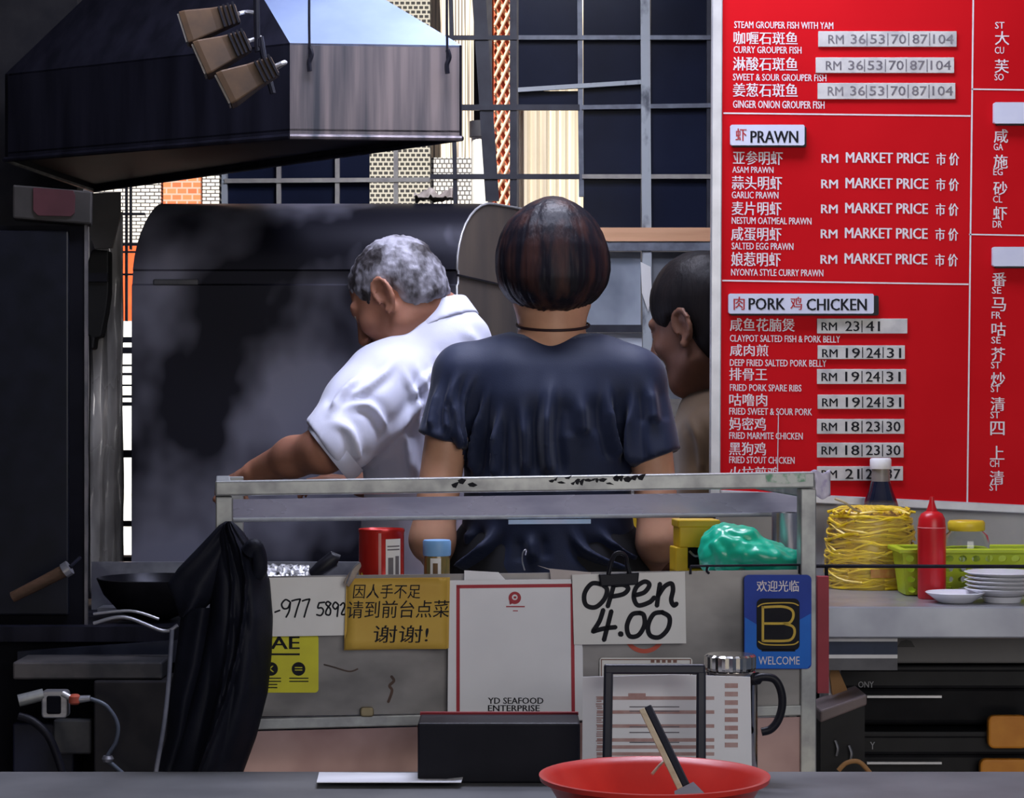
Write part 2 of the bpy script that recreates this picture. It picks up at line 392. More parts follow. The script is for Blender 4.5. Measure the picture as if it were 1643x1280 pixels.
# window: frame, bars and panes
YW = 5.60
win = struct(MB().box(P(818, 600, YW)+Vector((0, -.012, 0)), P(829, -10, YW)+Vector((0, .012, 0))).build('window_1', bard))
def vbar(x, y0, y1, wd, mt, nm='grille_bar', d=.012, x2=None):
    x2 = x if x2 is None else x2; a = P(x-wd/2, y0, YW-d); b = P(x+wd/2, y0, YW-d); c = P(x2+wd/2, y1, YW-d); e = P(x2-wd/2, y1, YW-d)
    return MB().prism([a, b, c, e], (0, .018, 0)).build(nm, mt, win)
def hbar(y, x0, x1, wd, mt, nm='grille_bar', y2=None, d=.016):
    y2 = y if y2 is None else y2
    return MB().prism([P(x0, y-wd/2, YW-d), P(x1, y2-wd/2, YW-d), P(x1, y2+wd/2, YW-d), P(x0, y+wd/2, YW-d)], (0, .012, 0)).build(nm, mt, win)
vbar(930, -10, 315, 8, barm, x2=933); vbar(1035, -10, 565, 15, barw, 'window_mullion', .02, 1039); vbar(1140, -10, 600, 12, bard, 'window_frame')
vbar(768, -10, 322, 22, bard, 'window_frame', .01, 790); vbar(723, -10, 330, 7, bard, x2=731)
for x in (447, 541, 635): vbar(x, 180, 345, 7, barb)
for x in (360,): vbar(x, 250, 345, 9, barw, 'window_frame')
hbar(60, 690, 830, 7, bard); hbar(60, 832, 1140, 7, barm); hbar(144, 831, 1035, 7, barw, y2=131); hbar(172, 690, 930, 9, bard); hbar(172, 934, 1140, 7, barm, y2=169)
hbar(283, 690, 930, 8, bard); hbar(283, 934, 1140, 7, barb); hbar(290, 360, 690, 7, barb, y2=288)
hbar(376, 930, 1140, 22, wood_o, 'window_rail', d=.03); hbar(393, 930, 1140, 18, barm, 'window_rail', d=.026)
hbar(60, 560, 690, 7, bard)
for y, w_ in ((343, 4), (392, 4), (404, 3), (440, 3), (545, 9), (562, 10), (586, 3), (600, 4), (618, 3), (636, 4), (648, 6), (728, 12), (840, 9)): hbar(y, 180, 232, w_, bard)
vbar(202, 250, 515, 3, bard); vbar(209, 250, 400, 3, bard)
def pane(x0, y0, x1, y1, mt=dkblue, d=-.004):
    return MB().prism([P(x, y, YW-d) for x, y in quad(x0, y0, x1, y1)], (0, .005, 0)).build('window_pane', mt, win)
pane(832, -10, 928, 141); pane(832, 146, 928, 171); pane(936, -10, 1028, 366); pane(1044, -10, 1136, 366); pane(362, 180, 593, 345)
frost = mat('grubby_frosted_pane', (.10, .12, .16), (.50, .55, .62), rough=.35, scale=5, stretch=(1, 1, .7), lo=.3, hi=.75)
pane(936, 404, 1028, 522, frost); pane(1045, 404, 1136, 640, mat('lower_pane', (.12, .13, .15), (.24, .25, .27), rough=.4, scale=5))
hbar(527, 936, 1030, 12, bard, 'window_rail'); pane(936, 534, 1030, 640, mat('daylit_white_pane', (.78, .80, .84), (.62, .65, .70), rough=.6, scale=6))  # outdoor light on the white sheet is put into this pane's colour
MB().prism([P(x, y, YW-.03) for x, y in ((1028, 420), (1044, 428), (1046, 470), (1040, 500), (1030, 470))], (0, .006, 0)).build('flaking_patch', card, win)

# the sunlit alley behind the window
YA = 7.6
cream_brick = brickmat('cream_brick', (.85, .83, .78), (.66, .62, .56), (.05, .05, .06), 16, .5, .2, .035)
orange_brick = brickmat('orange_brick', (.62, .10, .035), (.70, .18, .07), (.42, .30, .25), 14, .5, .3, .04)
slat_m = mat('cream_slats', (.78, .66, .52), (.16, .14, .13), rough=.7, scale=60, stretch=(3, 1, .02), lo=.5, hi=.56, detail=1)
curtain_m = mat('cream_sheeting', (.70, .65, .55), (.52, .48, .42), rough=.6, scale=9, stretch=(2.5, 1, .12))
def aslab(name, x0, y0, x1, y1, mt, Y=YA, th=.12, label=None, cat=None, **k):
    o = MB().prism([P(x, y, Y) for x, y in quad(x0, y0, x1, y1)], (0, th, 0)).build(name, mt, **k)
    if label: tag(o, label, cat)
    return o
MB().box((-3.4, YA+.5, 0), (3.2, YA+.6, 4.5)).build('wall_alley', mat('dark_alley_wall', (.035, .036, .045), (.02, .02, .03), rough=.8), None)
struct(bpy.data.objects['wall_alley'])
def ablock(name, x0, x1, Y, d, h, mt, label, cat):
    a, b = P(x0, 640, Y).x, P(x1, 640, Y).x
    return tag(MB().box((a, Y, 0), (b, Y+d, h)).build(name, mt), label, cat)
ablock('brick_pier', 150, 258, YA, .3, 3.4, cream_brick, 'cream brick pier in the sunlit alley, seen left of the dark wok shield', 'pier')
ablock('brick_pier', 262, 322, YA+.02, .3, 3.4, orange_brick, 'orange brick pier in the alley just above the wok shield', 'pier')
ablock('brick_pier', 324, 352, YA+.05, .3, 3.4, cream_brick, 'narrow cream brick pier beside the dark window above the wok shield', 'pier')
ablock('orange_post', 188, 222, YA-.4, .1, CZ+250*(YA-.4)/F, mat('orange_paint', (.75, .10, .025), (.62, .08, .02), rough=.6), 'low orange post in the alley in the slit left of the wok shield', 'post')
ablock('lattice_block_wall', 592, 690, YA-.2, .1, 3.0, brickmat('dark_block', (.015, .015, .02), (.02, .02, .02), (.34, .33, .30), 22, .4, .33, .06), 'dark pierced block wall in the alley right of the beige window bars', 'wall')
ablock('slatted_shutter', 684, 760, YA+.1, .1, 4.0, slat_m, 'cream slatted shutter in the bright alley behind the hood corner', 'shutter')
ablock('mesh_brick_wall', 690, 765, YA-.1, .08, 2.02, brickmat('white_block', (.80, .78, .74), (.74, .72, .70), (.10, .10, .11), 26, .4, .4, .07), 'white patterned block wall in the alley below the slatted shutter', 'wall')
t = MB().tube([P(772, 640+F*CZ/6.9, 6.9), P(772, 205, 6.9)], .031, 20).build('drain_pipe', mat('pale_pipe', (.72, .74, .74), (.60, .62, .62), rough=.4), smooth=40)
tag(t, 'fat pale grey drainpipe in the alley left of the lattice gate', 'pipe')
MB().lathe([(.036, 0), (.036, .05)], P(772, 205, 6.9)-Vector((0, 0, .03)), 20).build('pipe_collar', bard, t, smooth=40)
# orange folding lattice gate
lat = thing('folding_gate', 'orange folding lattice gate strip seen behind the window beside the bobbed head', 'gate', P(806, 640, 6.5)+Vector((0, 0, -1.2)))
gm = mat('cream_gate_lattice', (.85, .62, .45), (.78, .50, .34), rough=.5); go = mat('orange_gate_back', (.55, .13, .06), (.42, .09, .05), rough=.6)
xa, xb = P(794, 0, 6.5).x, P(820, 0, 6.5).x; m = MB(); wd = xb-xa; z = .1
while z < 2.45:
    for s in (1, -1):
        for q in (0, 1):
            a = Vector((xa+(0 if s > 0 else wd/1), 6.5-.006*s, z+q*.05)); b = Vector((xb if s > 0 else xa, 6.5-.006*s, z+q*.05+.10))
            m.tube([a, b], .0045, 6)
    z += .1
m.build('lattice', gm, lat); MB().box((xa-.012, 6.52, 0), (xb+.008, 6.54, 2.5)).build('back_sheet', go, lat)
MB().box((xa-.02, 6.47, 0), (xa-.008, 6.54, 2.5)).build('gate_post', bard, lat); MB().box((xb+.006, 6.47, 0), (xb+.018, 6.54, 2.5)).build('gate_post', bard, lat)
m = MB(); rows = []
for i in range(13):
    z = .3+i*2.2/12; rows.append([Vector((P(833+j*110/36, 0, 6.7).x, 6.7+.018*math.sin(j*1.25)+.01*math.sin(i*.9+j*.2), z)) for j in range(37)])
m.grid(rows); o = m.build('cream_curtain', curtain_m, smooth=60, solid=.004); tag(o, 'pleated cream sheeting hanging in the alley right of the lattice gate', 'curtain')
ablock('white_hoarding', 186, 226, YA-.6, .04, CZ+125*(YA-.6)/F, mat('hoarding', (.80, .84, .86), (.50, .50, .50), rough=.5, scale=5, stretch=(1, 1, 3), lo=.5, hi=.6), 'low white hoarding in the alley, in the slit left of the wok shield', 'hoarding')

# ------------------------------------------------------------------ exhaust hood
HB = .533  # height of the skirt's lower edge over the lens
def G(px, py, h): return P(px, py, h*F/(CY-py))
A, B, C, D = G(465, 219, HB), G(741, 222, HB), G(150, 305, HB), G(8, 256, HB)
hood = thing('exhaust_hood', 'grey steel exhaust hood over the wok range, sooty black along its left side', 'hood', (-.7, 5.0, 1.2+HB))
up = Vector((0, 0, .19)); ctr = (A+B+C+D)/4; top = Vector((ctr.x-.02, ctr.y+.1, 1.2+HB+.62))
def wallq(a, b, h0, h1): return [a+Vector((0, 0, h0)), b+Vector((0, 0, h0)), b+Vector((0, 0, h1)), a+Vector((0, 0, h1))]
inn = lambda a: a+(Vector((ctr.x, ctr.y, a.z))-a)*.03
def skirt(nm, a, b, mt):
    m = MB(); m.prism(wallq(a, b, 0, .19), (Vector((ctr.x, ctr.y, a.z))-(a+b)/2)*.02); return m.build(nm, mt, hood)
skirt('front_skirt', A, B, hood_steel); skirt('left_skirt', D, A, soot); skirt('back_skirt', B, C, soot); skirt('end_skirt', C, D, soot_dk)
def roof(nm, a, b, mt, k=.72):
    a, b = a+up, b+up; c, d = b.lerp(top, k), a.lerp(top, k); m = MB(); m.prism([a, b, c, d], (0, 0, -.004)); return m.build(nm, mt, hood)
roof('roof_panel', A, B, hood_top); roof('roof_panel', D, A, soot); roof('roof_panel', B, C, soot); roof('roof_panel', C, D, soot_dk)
k = .72; m = MB(); q = [(p+up).lerp(top, k) for p in (A, B, C, D)]; m.prism(q, (0, 0, 2.75-q[0].z)); m.build('duct', soot, hood)
m = MB(); m.prism([p+Vector((0, 0, .012)) for p in (A, B, C, D)], (0, 0, .004)); m.build('filter_tray', soot_dk, hood)
for a, b in ((A, B), (D, A), (B, C), (C, D)): MB().tube([a, b], .006, 8).build('lip', soot if (a, b) != (A, B) else hood_steel, hood)
for px, y1 in ((497, 108), (718, 112)):
    Yh = 4.47; m = MB(); m.tube([P(px, y1, Yh), P(px-1, 40, Yh), (P(px-1, 40, Yh).x, Yh, 2.75)], .0028, 6); m.tube(spline([P(px, y1-32, Yh), P(px+3, y1-20, Yh), P(px-1, y1-8, Yh), P(px, y1+6, Yh)], 4), .005, 6)
    m.build('hanger_cable', blk, hood)
# floodlights clipped near the hood
lampb = mat('tanned_lamp_casing', (.10, .055, .026), (.035, .022, .014), rough=.5, metal=.2, scale=12)
pole = MB(); pole.tube(spline([(P(412, 30, 4.2).x, 4.2, 2.75), P(412, 20, 4.2), P(418, 60, 4.2), P(425, 100, 4.2), P(438, 150, 4.2)], 5), .006, 8)
tag(pole.build('lamp_cable', blk, smooth=40), 'black cable holding the brown lamp heads beside the hood', 'cable')
def flood(c, end, w0, w1, label, hk):
    c, end = Vector(c), Vector(end); ax = (end-c).normalized(); L_ = (end-c).length
    r = thing('flood_lamp', label, 'lamp', c, 'brown lamp heads by the hood')
    sd = ax.cross(Vector((0, 1, 0))).normalized(); nn = sd.cross(ax)
    def ring(t, a, b): return [c+ax*t+sd*a*x+nn*b*y for x, y in ((1, 1), (-1, 1), (-1, -1), (1, -1))]
    m = MB(); R_ = [ring(0, w0*.75, w0*.6), ring(L_*.45, w0, w0*.75), ring(L_*.9, w1, w1*.9), ring(L_, w1, w1*.9)]
    m.grid(R_, wrap=True); m.face(R_[0]); m.build('casing', lampb, r, bevel=.003)
    m = MB(); rg = ring(L_+.0005, w1*.9, w1*.8); m.prism(rg, ax*.004); m.build('lens', mat('lamp_glass', (.30, .27, .24), (.22, .2, .18), rough=.2), r)
    m = MB()
    for i in range(4):
        p = c+ax*(L_*(.02+.085*i)); m.obox(p-sd*w0*.9+nn*(-w0*.95), sd*w0*1.8, nn*w0*.5, ax*.004)
    m.build('cooling_fin', blk, r)
    MB().tube(spline([c-ax*.001, c-ax*.02+nn*.01, Vector(hk)], 4), .004, 8).build('bracket', alu, r)
flood(P(398, 66, 4.2), P(322, 98, 4.19), .026, .034, 'middle brown lamp head hanging beside the hood, tilted down left', P(418, 60, 4.2))
flood(P(442, 106, 4.06), P(360, 146, 4.05), .024, .032, 'lowest brown lamp head hanging beside the hood', P(430, 118, 4.2))
flood(P(382, 22, 4.34), P(296, 48, 4.33), .024, .032, 'topmost brown lamp head, partly above the others by the hood', P(412, 22, 4.2))

# ------------------------------------------------------------------ wok range, shield, steamer
ZD = .735
rng = thing('wok_range', 'low dark steel wok range against the back at left', 'range', (-.7, 4.6, 0))
def xz(px, Y): return (px-CX)/F*Y
m = MB(); poly = [(-1.3, 4.5), (-.56, 4.5), (-.56, 4.78), (.02, 4.78), (.02, 5.3), (-1.3, 5.3)]
m.prism([Vector((x, y, ZD-.03)) for x, y in poly], (0, 0, .03)); m.build('range_top', soot, rng)
m = MB(); m.box((-1.28, 4.53, .10), (-.58, 5.28, ZD-.03)); m.box((-.58, 4.81, .10), (0, 5.28, ZD-.03)); m.build('body', soot_dk, rng)
for x, y in ((-1.25, 4.56), (-.62, 4.56), (-.05, 4.85), (-.05, 5.25), (-1.25, 5.25)): MB().tube([(x, y, 0), (x, y, .10)], .02, 10).build('leg', soot, rng)

m = MB(); m.obox(P(30, 1044, 4.5), P(340, 1022, 4.5)-P(30, 1044, 4.5), (0, -.012, 0), (0, 0, -.045)); m.build('front_rail', mat('blue_grey_steel', (.035, .040, .06), (.02, .022, .035), rough=.35, metal=.6), rng)
m = MB(); m.box((xz(146, 4.86), 4.865, ZD+.0005), (-.30, 4.885, 1.2-262*4.86/F)); o = m.build('splash_ledge', mat('smudged_ledge', (.34, .35, .38), (.13, .13, .16), rough=.4, metal=.4, scale=9)); tag(o, 'smudged low steel ledge standing along the foot of the wok shield', 'ledge')
tray = MB().box((xz(150, 4.74), 4.785, ZD), (xz(262, 4.74), 4.855, ZD+.012)).build('drip_tray', steel, rng)
# smoky shield with a rolled top
shd = thing('wok_shield', 'large smoky black steel shield with rolled top standing behind the wok', 'shield', (-.45, 5.0, ZD))
prof = [(4.9, ZD), (4.9, .95), (4.9, 1.2), (4.9, 1.452), (4.906, 1.456), (4.906, 1.484), (4.9, 1.488)]+[(4.9+.19*(1-math.cos(rad(a))), 1.488+.162*math.sin(rad(a))) for a in range(10, 91, 10)]+[(5.25, 1.652)]
XL = xz(211, 4.9)
def xl(z):
    t = max(0, (z-1.42)/.23); return XL+.040*min(1, t)**2.2
def xr(y): return xz(733, 4.9)+.42*(y-4.9)
rows = [[Vector((xl(z)+(xr(y)-xl(z))*i/24, y, z)) for i in range(25)] for y, z in prof]
m = MB(); m.grid(rows); m.build('front_sheet', shield_m, shd, smooth=35)
m = MB()
m.add([Vector((xr(y), y, z)) for y, z in prof]+[Vector((xr(5.25), 5.25, ZD))], [tuple(range(len(prof)+1))]); m.build('end_cap', rusty, shd)
m = MB(); m.add([Vector((xl(z), y, z)) for y, z in prof]+[Vector((XL, 5.25, ZD))], [tuple(range(len(prof)+1))]); m.build('left_end', shield_m, shd)
MB().tube([Vector((xr(y), y-.001, z)) for y, z in prof[1:]], .0028, 8).build('edge_bead', alu, shd, smooth=60)
MB().tube([Vector((xr(4.9)+.002, 4.899, 1.475)), Vector((xr(5.2), 5.2-.004, 1.462))], .003, 6).build('end_seam', blk, shd)
m = MB(); m.box((xz(246, 4.9), 4.895, 1.2+183*4.9/F), (xz(318, 4.9), 4.906, 1.2+192*4.9/F)); m.build('handle', mat('grey_handle', (.10, .10, .11), (.07, .07, .08), rough=.5), shd, bevel=.003)
# crumpled cloth on the shield's right top
rows = []
for i in range(9):
    rows.append([Vector((xz(664+62*j/16, 5.06), 5.05+.09*i/8, 1.657+.004+.016*abs(noise.noise(Vector((i*.6, j*.5, 3))))+.010*math.sin(j*.7+i)*math.sin(i*.5)+(.012 if 2 < i < 6 else 0)-0)) for j in range(17)])
o = MB().grid(rows).build('crumpled_rag', mat('dirty_rag', (.42, .36, .31), (.22, .18, .15), rough=.9, scale=25), smooth=70, solid=.002); tag(o, 'crumpled dirty rag lying on top of the wok shield at its right end', 'rag')
# tall black steamer cabinet
YC = 4.55
cab = thing('steamer_cabinet', 'tall black cabinet with a narrow steel edge at the far left', 'cabinet', (-1.0, 4.7, ZD))
m = MB(); m.prism([Vector((x, y, ZD)) for x, y in ((-1.22, YC), (xz(136, YC), YC), (xz(137, 4.80), 4.80), (-1.22, 4.80))], (0, 0, 1.2+278*YC/F-ZD)); m.build('body', soot_dk, cab)
m = MB(); m.box((-1.20, YC-.014, ZD+.02), (xz(112, YC), YC, 1.2+270*YC/F)); m.build('door', mat('black_enamel', (.008, .009, .016), (.005, .006, .010), rough=.35), cab, bevel=.004)
MB().box((xz(136, YC), YC-.004, ZD), (xz(141, YC), YC+.004, 1.2+280*YC/F)).build('edge_strip', mat('dull_edge', (.22, .20, .21), (.12, .12, .13), rough=.4, metal=.5), cab)
bx = thing('switch_box', 'grey box with a faded maroon front on top of the black cabinet', 'box', (xz(90, YC), YC+.1, 1.2+280*YC/F))
YB = YC-.03
m = MB(); slab(m, [(20, 296), (148, 307), (147, 360), (20, 350)], flat(YB), 0, (-.012, .07, 0)); m.build('casing', mat('grey_box', (.05, .045, .045), (.035, .033, .033), rough=.5), bx, bevel=.004)
m = MB(); slab(m, [(54, 301), (118, 306), (121, 314), (120, 342), (114, 347), (62, 346), (54, 338)], flat(YB), .001, (0, -.004, 0)); m.build('front_panel', mat('maroon_panel', (.085, .028, .036), (.06, .02, .026), rough=.5, scale=12), bx)
m = MB(); slab(m, [(143, 310), (193, 308), (193, 345), (180, 398), (152, 399), (143, 372)], flat(4.9), 0, (0, .01, 0)); o = m.build('bracket_plate', mat('umber_plate', (.040, .036, .034), (.028, .025, .024), rough=.5)); tag(o, 'dull brown metal plate fixed beside the grey box at upper left', 'plate')
m = MB(); rows = []
for y in range(340, 975, 20):
    x0, x1 = 143, 198-(0 if y > 420 else (420-y)*.02); rows.append([P(x0+(x1-x0)*j/14, y, 5.02)+Vector((0, .010*math.sin(j*1.1+y*.004)+.012*noise.noise(Vector((j*.4, y*.012, 0))), 0)) for j in range(15)])
m.grid(rows); o = m.build('splash_sheet', mat('tarnished_sheet', (.60, .58, .57), (.10, .095, .10), rough=.3, metal=.3, scale=7, stretch=(1.4, 1, .5), rvar=.1), smooth=60, solid=.003); tag(o, 'tarnished shiny metal sheet standing between the black cabinet and the bright slit', 'sheet')
pch = MB(); pts = [(146, 402), (150, 400), (174, 402), (174, 470), (170, 500), (162, 540), (152, 543), (150, 560), (145, 560), (144, 540), (134, 535), (134, 480), (138, 430)]
slab(pch, pts, flat(4.955), 0, (0, .05, 0)); o = pch.build('black_pouch', mat('black_rubber', (.005, .005, .006), (.009, .009, .01), rough=.6), bevel=.006); tag(o, 'black pouch hanging against the tarnished metal sheet', 'pouch')
MB().box(P(140, 452, 4.953), P(172, 438, 4.946)).build('band', blk, o)
# wok, ladle, gas fittings
wk = thing('wok', 'blackened wok sitting on the range beside the cabinet', 'wok', (P(215, 960, 4.6).x, 4.62, ZD))
wc = Vector((P(246, 960, 4.62).x, 4.645, ZD+.001)); m = MB()
m.lathe([(0, 0), (.03, 0), (.075, .018), (.108, .055), (.122, .088), (.119, .089), (.104, .058), (.07, .024), (0, .008)], wc, 40); m.build('bowl', mat('seasoned_iron', (.010, .010, .014), (.02, .02, .026), rough=.35, metal=.5), wk, smooth=50)
MB().tube(spline([wc+Vector((.118, -.02, .085)), wc+Vector((.155, -.03, .10)), wc+Vector((.155, .02, .10)), wc+Vector((.118, .02, .085))], 5), .005, 8).build('handle', alu, wk, smooth=50)
m = MB(); m.tube(spline([P(150, 985, 4.44), P(210, 980, 4.44), P(255, 993, 4.44)], 6), .003, 8); m.tube(spline([P(150, 1000, 4.44), P(200, 990, 4.44), P(262, 1012, 4.44), P(285, 1003, 4.44)], 6), .004, 8)
m.build('pan_wire', steel, wk, smooth=50)
ld = thing('ladle', 'brown wooden handled ladle lying in front of the black cabinet', 'ladle', P(70, 940, 4.46))
MB().tube([P(20, 958, 4.44), P(60, 938, 4.44), P(104, 915, 4.44)], [.011, .012, .013], 14).build('handle', mat('brown_handle', (.10, .055, .035), (.06, .035, .02), rough=.45, stretch=(1, 1, 4)), ld, smooth=40)
MB().tube([P(103, 916, 4.44), P(112, 910, 4.44)], [.0155, .0155], 16).build('ferrule', steel, ld, smooth=40)
MB().tube([P(112, 910, 4.44), P(128, 895, 4.5)], .004, 8).build('shaft', soot, ld, smooth=40)
YG = 4.30
gv = thing('gas_valve', 'small steel gas valve with a red tap on the front of the range', 'valve', P(95, 1125, YG))
m = MB(); slab(m, rr(66, 1108, 108, 1152, 6), flat(YG), 0, (0, .03, 0)); m.build('bracket', steel, gv, bevel=.003)
m = MB(); slab(m, rr(74, 1116, 98, 1146, 4), flat(YG), .002, (0, .028, 0)); m.build('knob', soot_dk, gv, bevel=.003)
MB().tube([P(30, 1124, YG), P(70, 1114, YG+.01)], .012, 12).build('pipe', rail_steel, gv, smooth=40)
MB().tube([P(100, 1112, YG), P(118, 1122, YG)], .006, 10).build('pipe', alu, gv, smooth=40)
MB().lathe([(.007, 0), (.012, .004), (.012, .016), (.007, .02)], P(120, 1130, YG), 14).build('tap', mat('worn_red_tap', (.55, .12, .07), (.40, .08, .05), rough=.4), gv, smooth=50)
MB().tube([P(124, 1122, YG), P(145, 1120, YG)], [.008, .006], 10).build('nozzle', steel, gv, smooth=40)
hs = MB().tube(spline([P(145, 1121, YG), P(170, 1132, YG), P(188, 1160, YG), P(186, 1190, YG), P(172, 1216, YG), P(185, 1230, YG), P(205, 1250, YG), P(225, 1290, YG)], 8), .0042, 10).build('gas_hose', mat('grey_hose', (.10, .12, .15), (.08, .09, .12), rough=.35), smooth=50)
tag(hs, 'thin grey gas hose looping down from the valve at lower left', 'hose')
h2 = MB().tube(spline([P(30, 1148, YG), P(55, 1158, YG), P(80, 1185, YG), P(100, 1240, YG), P(110, 1300, YG)], 8), .008, 10).build('gas_hose', blk, smooth=50); tag(h2, 'thick black hose curving down below the gas valve', 'hose')
MB().lathe([(.009, -.006), (.012, 0), (.009, .006)], P(173, 1217, YG), 12).build('hose_clip', steel, hs, smooth=40)
def boxpx(name, q, Y, d, mt, label, cat, zb=None, bevel=.004):
    a, b = P(q[0], q[3], Y), P(q[2], q[1], Y); z0 = a.z if zb is None else zb
    o = MB().box((a.x, Y, z0), (b.x, Y+d, b.z)).build(name, mt, bevel=bevel); return tag(o, label, cat) if label else o
boxpx('oil_tin', (150, 1092, 268, 1300), 4.35, .13, mat('sooty_tin', (.018, .017, .02), (.03, .028, .03), rough=.45, metal=.3), 'sooty square oil tin standing below the range front', 'tin', 0)
o = boxpx('steel_shelf', (20, 1062, 260, 1090), 4.36, .13, mat('grimy_shelf', (.13, .12, .12), (.05, .05, .055), rough=.4, metal=.4, scale=10), None, None)
tag(o, 'grimy steel shelf strip under the range front at lower left', 'shelf')
boxpx('metal_bin', (20, 1160, 118, 1300), 4.40, .1, mat('navy_bin', (.012, .014, .03), (.018, .02, .04), rough=.4), 'dark navy bin under the gas valve in the bottom left corner', 'bin', 0)
boxpx('steel_pail', (85, 1155, 146, 1210), 4.36, .03, mat('grey_pail', (.08, .08, .08), (.05, .05, .055), rough=.4, metal=.4), 'small grey metal plate leaning behind the gas valve', 'plate')
# ------------------------------------------------------------------ people
def orient(fwd, upv):
    f = np.array(fwd, float); f /= np.linalg.norm(f); u = np.array(upv, float); s = np.cross(f, u); s /= np.linalg.norm(s); u = np.cross(s, f)
    return np.stack([s, f, u], 1)      # columns: person's right, forward, up
def head(fd, c, Rm, k=1.0):
    c = np.array(c, float)
    T = lambda x, y, z: c+Rm@(np.array([x, y, z])*k)
    E = lambda p, r, kk=.02, op='u', R2=None: fd.ell(T(*p), np.array(r)*k, Rm if R2 is None else Rm@R2, kk, op)
    E((0, -.014, .034), (.075, .094, .081)); E((0, .026, -.034), (.060, .060, .080), .03); E((0, .052, -.088), (.034, .030, .024), .025)
    for s in (1, -1):
        fd.rc(T(s*.052, -.004, -.060), T(s*.016, .064, -.100), .018*k, .016*k, .03)
        E((s*.036, .058, -.018), (.022, .024, .022), .02)
        fd.rc(T(s*.012, .086, .026), T(s*.046, .070, .028), .010*k, .008*k, .012)
        E((s*.031, .094, .008), (.015, .012, .009), .01, 's'); E((s*.031, .074, .008), (.0125, .0125, .0125), .003)
        a = rad(20)*s; R2 = np.array([[math.cos(a), -math.sin(a), 0], [math.sin(a), math.cos(a), 0], [0, 0, 1]])
        E((s*.077, -.016, -.004), (.007, .020, .031), .008, 'u', R2); E((s*.084, -.012, -.006), (.007, .010, .017), .004, 's', R2)
        hx = [(T(s*(.079+.008*(.3+max(0, -math.cos(t)))), -.016+.019*math.cos(t)*1.05, .003+.029*math.sin(t)), .0046*k) for t in np.linspace(-.5, 4.4, 10)]
        fd.chain(hx, .005); E((s*.080, -.006, -.033), (.006, .009, .009), .006)
        E((s*.010, .099, -.031), (.008, .010, .007), .006)
    fd.rc(T(0, .088, .016), T(0, .110, -.026), .008*k, .011*k, .012)
    E((0, .088, -.061), (.024, .010, .0055), .006); E((0, .086, -.071), (.021, .010, .006), .005); E((0, .100, -.0655), (.025, .006, .0015), .003, 's')
    return T
def face_idx(V, Q, T, k=1.):
    c = V[Q].mean(1); ix = np.zeros(len(Q), int)
    for s in (1, -1):
        d = np.linalg.norm(c-T(s*.031, .080, .008), axis=1); ix[d < .0105*k] = 1; d = np.linalg.norm(c-T(s*.031, .088, .008), axis=1); ix[d < .0055*k] = 2
    d = (np.linalg.norm((c-T(0, .092, -.066))/np.array([1, 1, 1]), axis=1)); ix[d < .016*k] = np.where(ix[d < .016*k] == 0, 3, ix[d < .016*k])
    return ix
def hand(fd, wr, d, palm_n, s=1, curl=.5, k=1.):
    """palm, four unequal bent fingers and a thumb from the palm's side; d = direction of the hand, palm_n = where the palm faces"""
    wr, d, n = (np.array(x, float) for x in (wr, d, palm_n)); d /= np.linalg.norm(d); n -= d*(n@d); n /= np.linalg.norm(n); sd = np.cross(d, n)*s
    for t in (-.028, -.010, .010, .028): fd.rc(wr+sd*t*.7, wr+d*.078*k+sd*t, .014, .0125, .012)
    for t, L in ((-.030, .066), (-.0105, .076), (.0105, .071), (.030, .056)):
        p = wr+d*.082*k+sd*t; a = curl*.5
        for j, (f, r) in enumerate(((.45, .0088), (.30, .0082), (.25, .0074))):
            q = p+(d*math.cos(a)+n*math.sin(a))*L*f; fd.rc(p, q, r, r*.94, .003); p = q; a += curl
    p = wr+d*.022-sd*.026; v = (d*.62-sd*.62+n*.48*curl*1.4); v /= np.linalg.norm(v)
    q = p+v*.042; fd.rc(p, q, .0125, .0098, .008); v2 = v*.75+d*.5; v2 /= np.linalg.norm(v2); fd.rc(q, q+v2*.030, .0095, .008, .004)
eyew = mat('eye_white', (.75, .72, .68), rough=.25); iris = mat('dark_iris', (.02, .012, .008), rough=.15)
def skinset(nm, c1, c2, lip): return [mat('skin_'+nm, c1, c2, rough=.48, scale=22, sss=.06, bump=.04, bscale=160), eyew, iris, mat('lips_'+nm, lip, rough=.45)]
def legs(parent, hipL, hipR, ankL, ankR, fwd, tm, shm, rt=.085):
    f = np.array(fwd, float); f = f/np.linalg.norm(f)
    lo = np.minimum(np.minimum(hipL, hipR), np.minimum(ankL, ankR))-.2; hi = np.maximum(np.maximum(hipL, hipR), np.maximum(ankL, ankR))+.2
    fd = Field(lo, hi, .012)
    for h, a in ((hipL, ankL), (hipR, ankR)):
        h, a = np.array(h, float), np.array(a, float); kn = (h+a)/2+f*.03
        fd.rc(h, kn, rt, .062, .04); fd.rc(kn, a, .062, .05, .03)
    fd.rc(hipL, hipR, .115, .115, .06); fd.rc(np.array(hipL)+[0, 0, .10], np.array(hipR)+[0, 0, .10], .105, .105, .05)
    V, Q = fd.mesh(); V = relax(V, Q, 2); soft(V, Q, 'trousers', tm, parent)
    for a in (ankL, ankR):
        a = np.array(a, float); fd = Field(a-np.array([.2, .2, .12]), a+np.array([.2, .2, .1]), .009)
        c = np.array([a[0], a[1], .042]); fd.ell(c+f*.045, (.045, .125, .04), orient(f, (0, 0, 1)), .02); fd.ell(c+np.array([0, 0, .03])-f*.02, (.042, .06, .05), orient(f, (0, 0, 1)), .03)
        fd.cut((0, 0, .001), (0, 0, -1)); V, Q = fd.mesh(); soft(V, Q, 'shoe', shm, parent)
def feet(fd, a, f):
    a = np.array(a, float); c = np.array([a[0], a[1], .045]); fd.rc(c, c+np.array(f)*.1, .03, .024, .02)
shoe_m = mat('black_shoe', (.015, .015, .018), rough=.5)
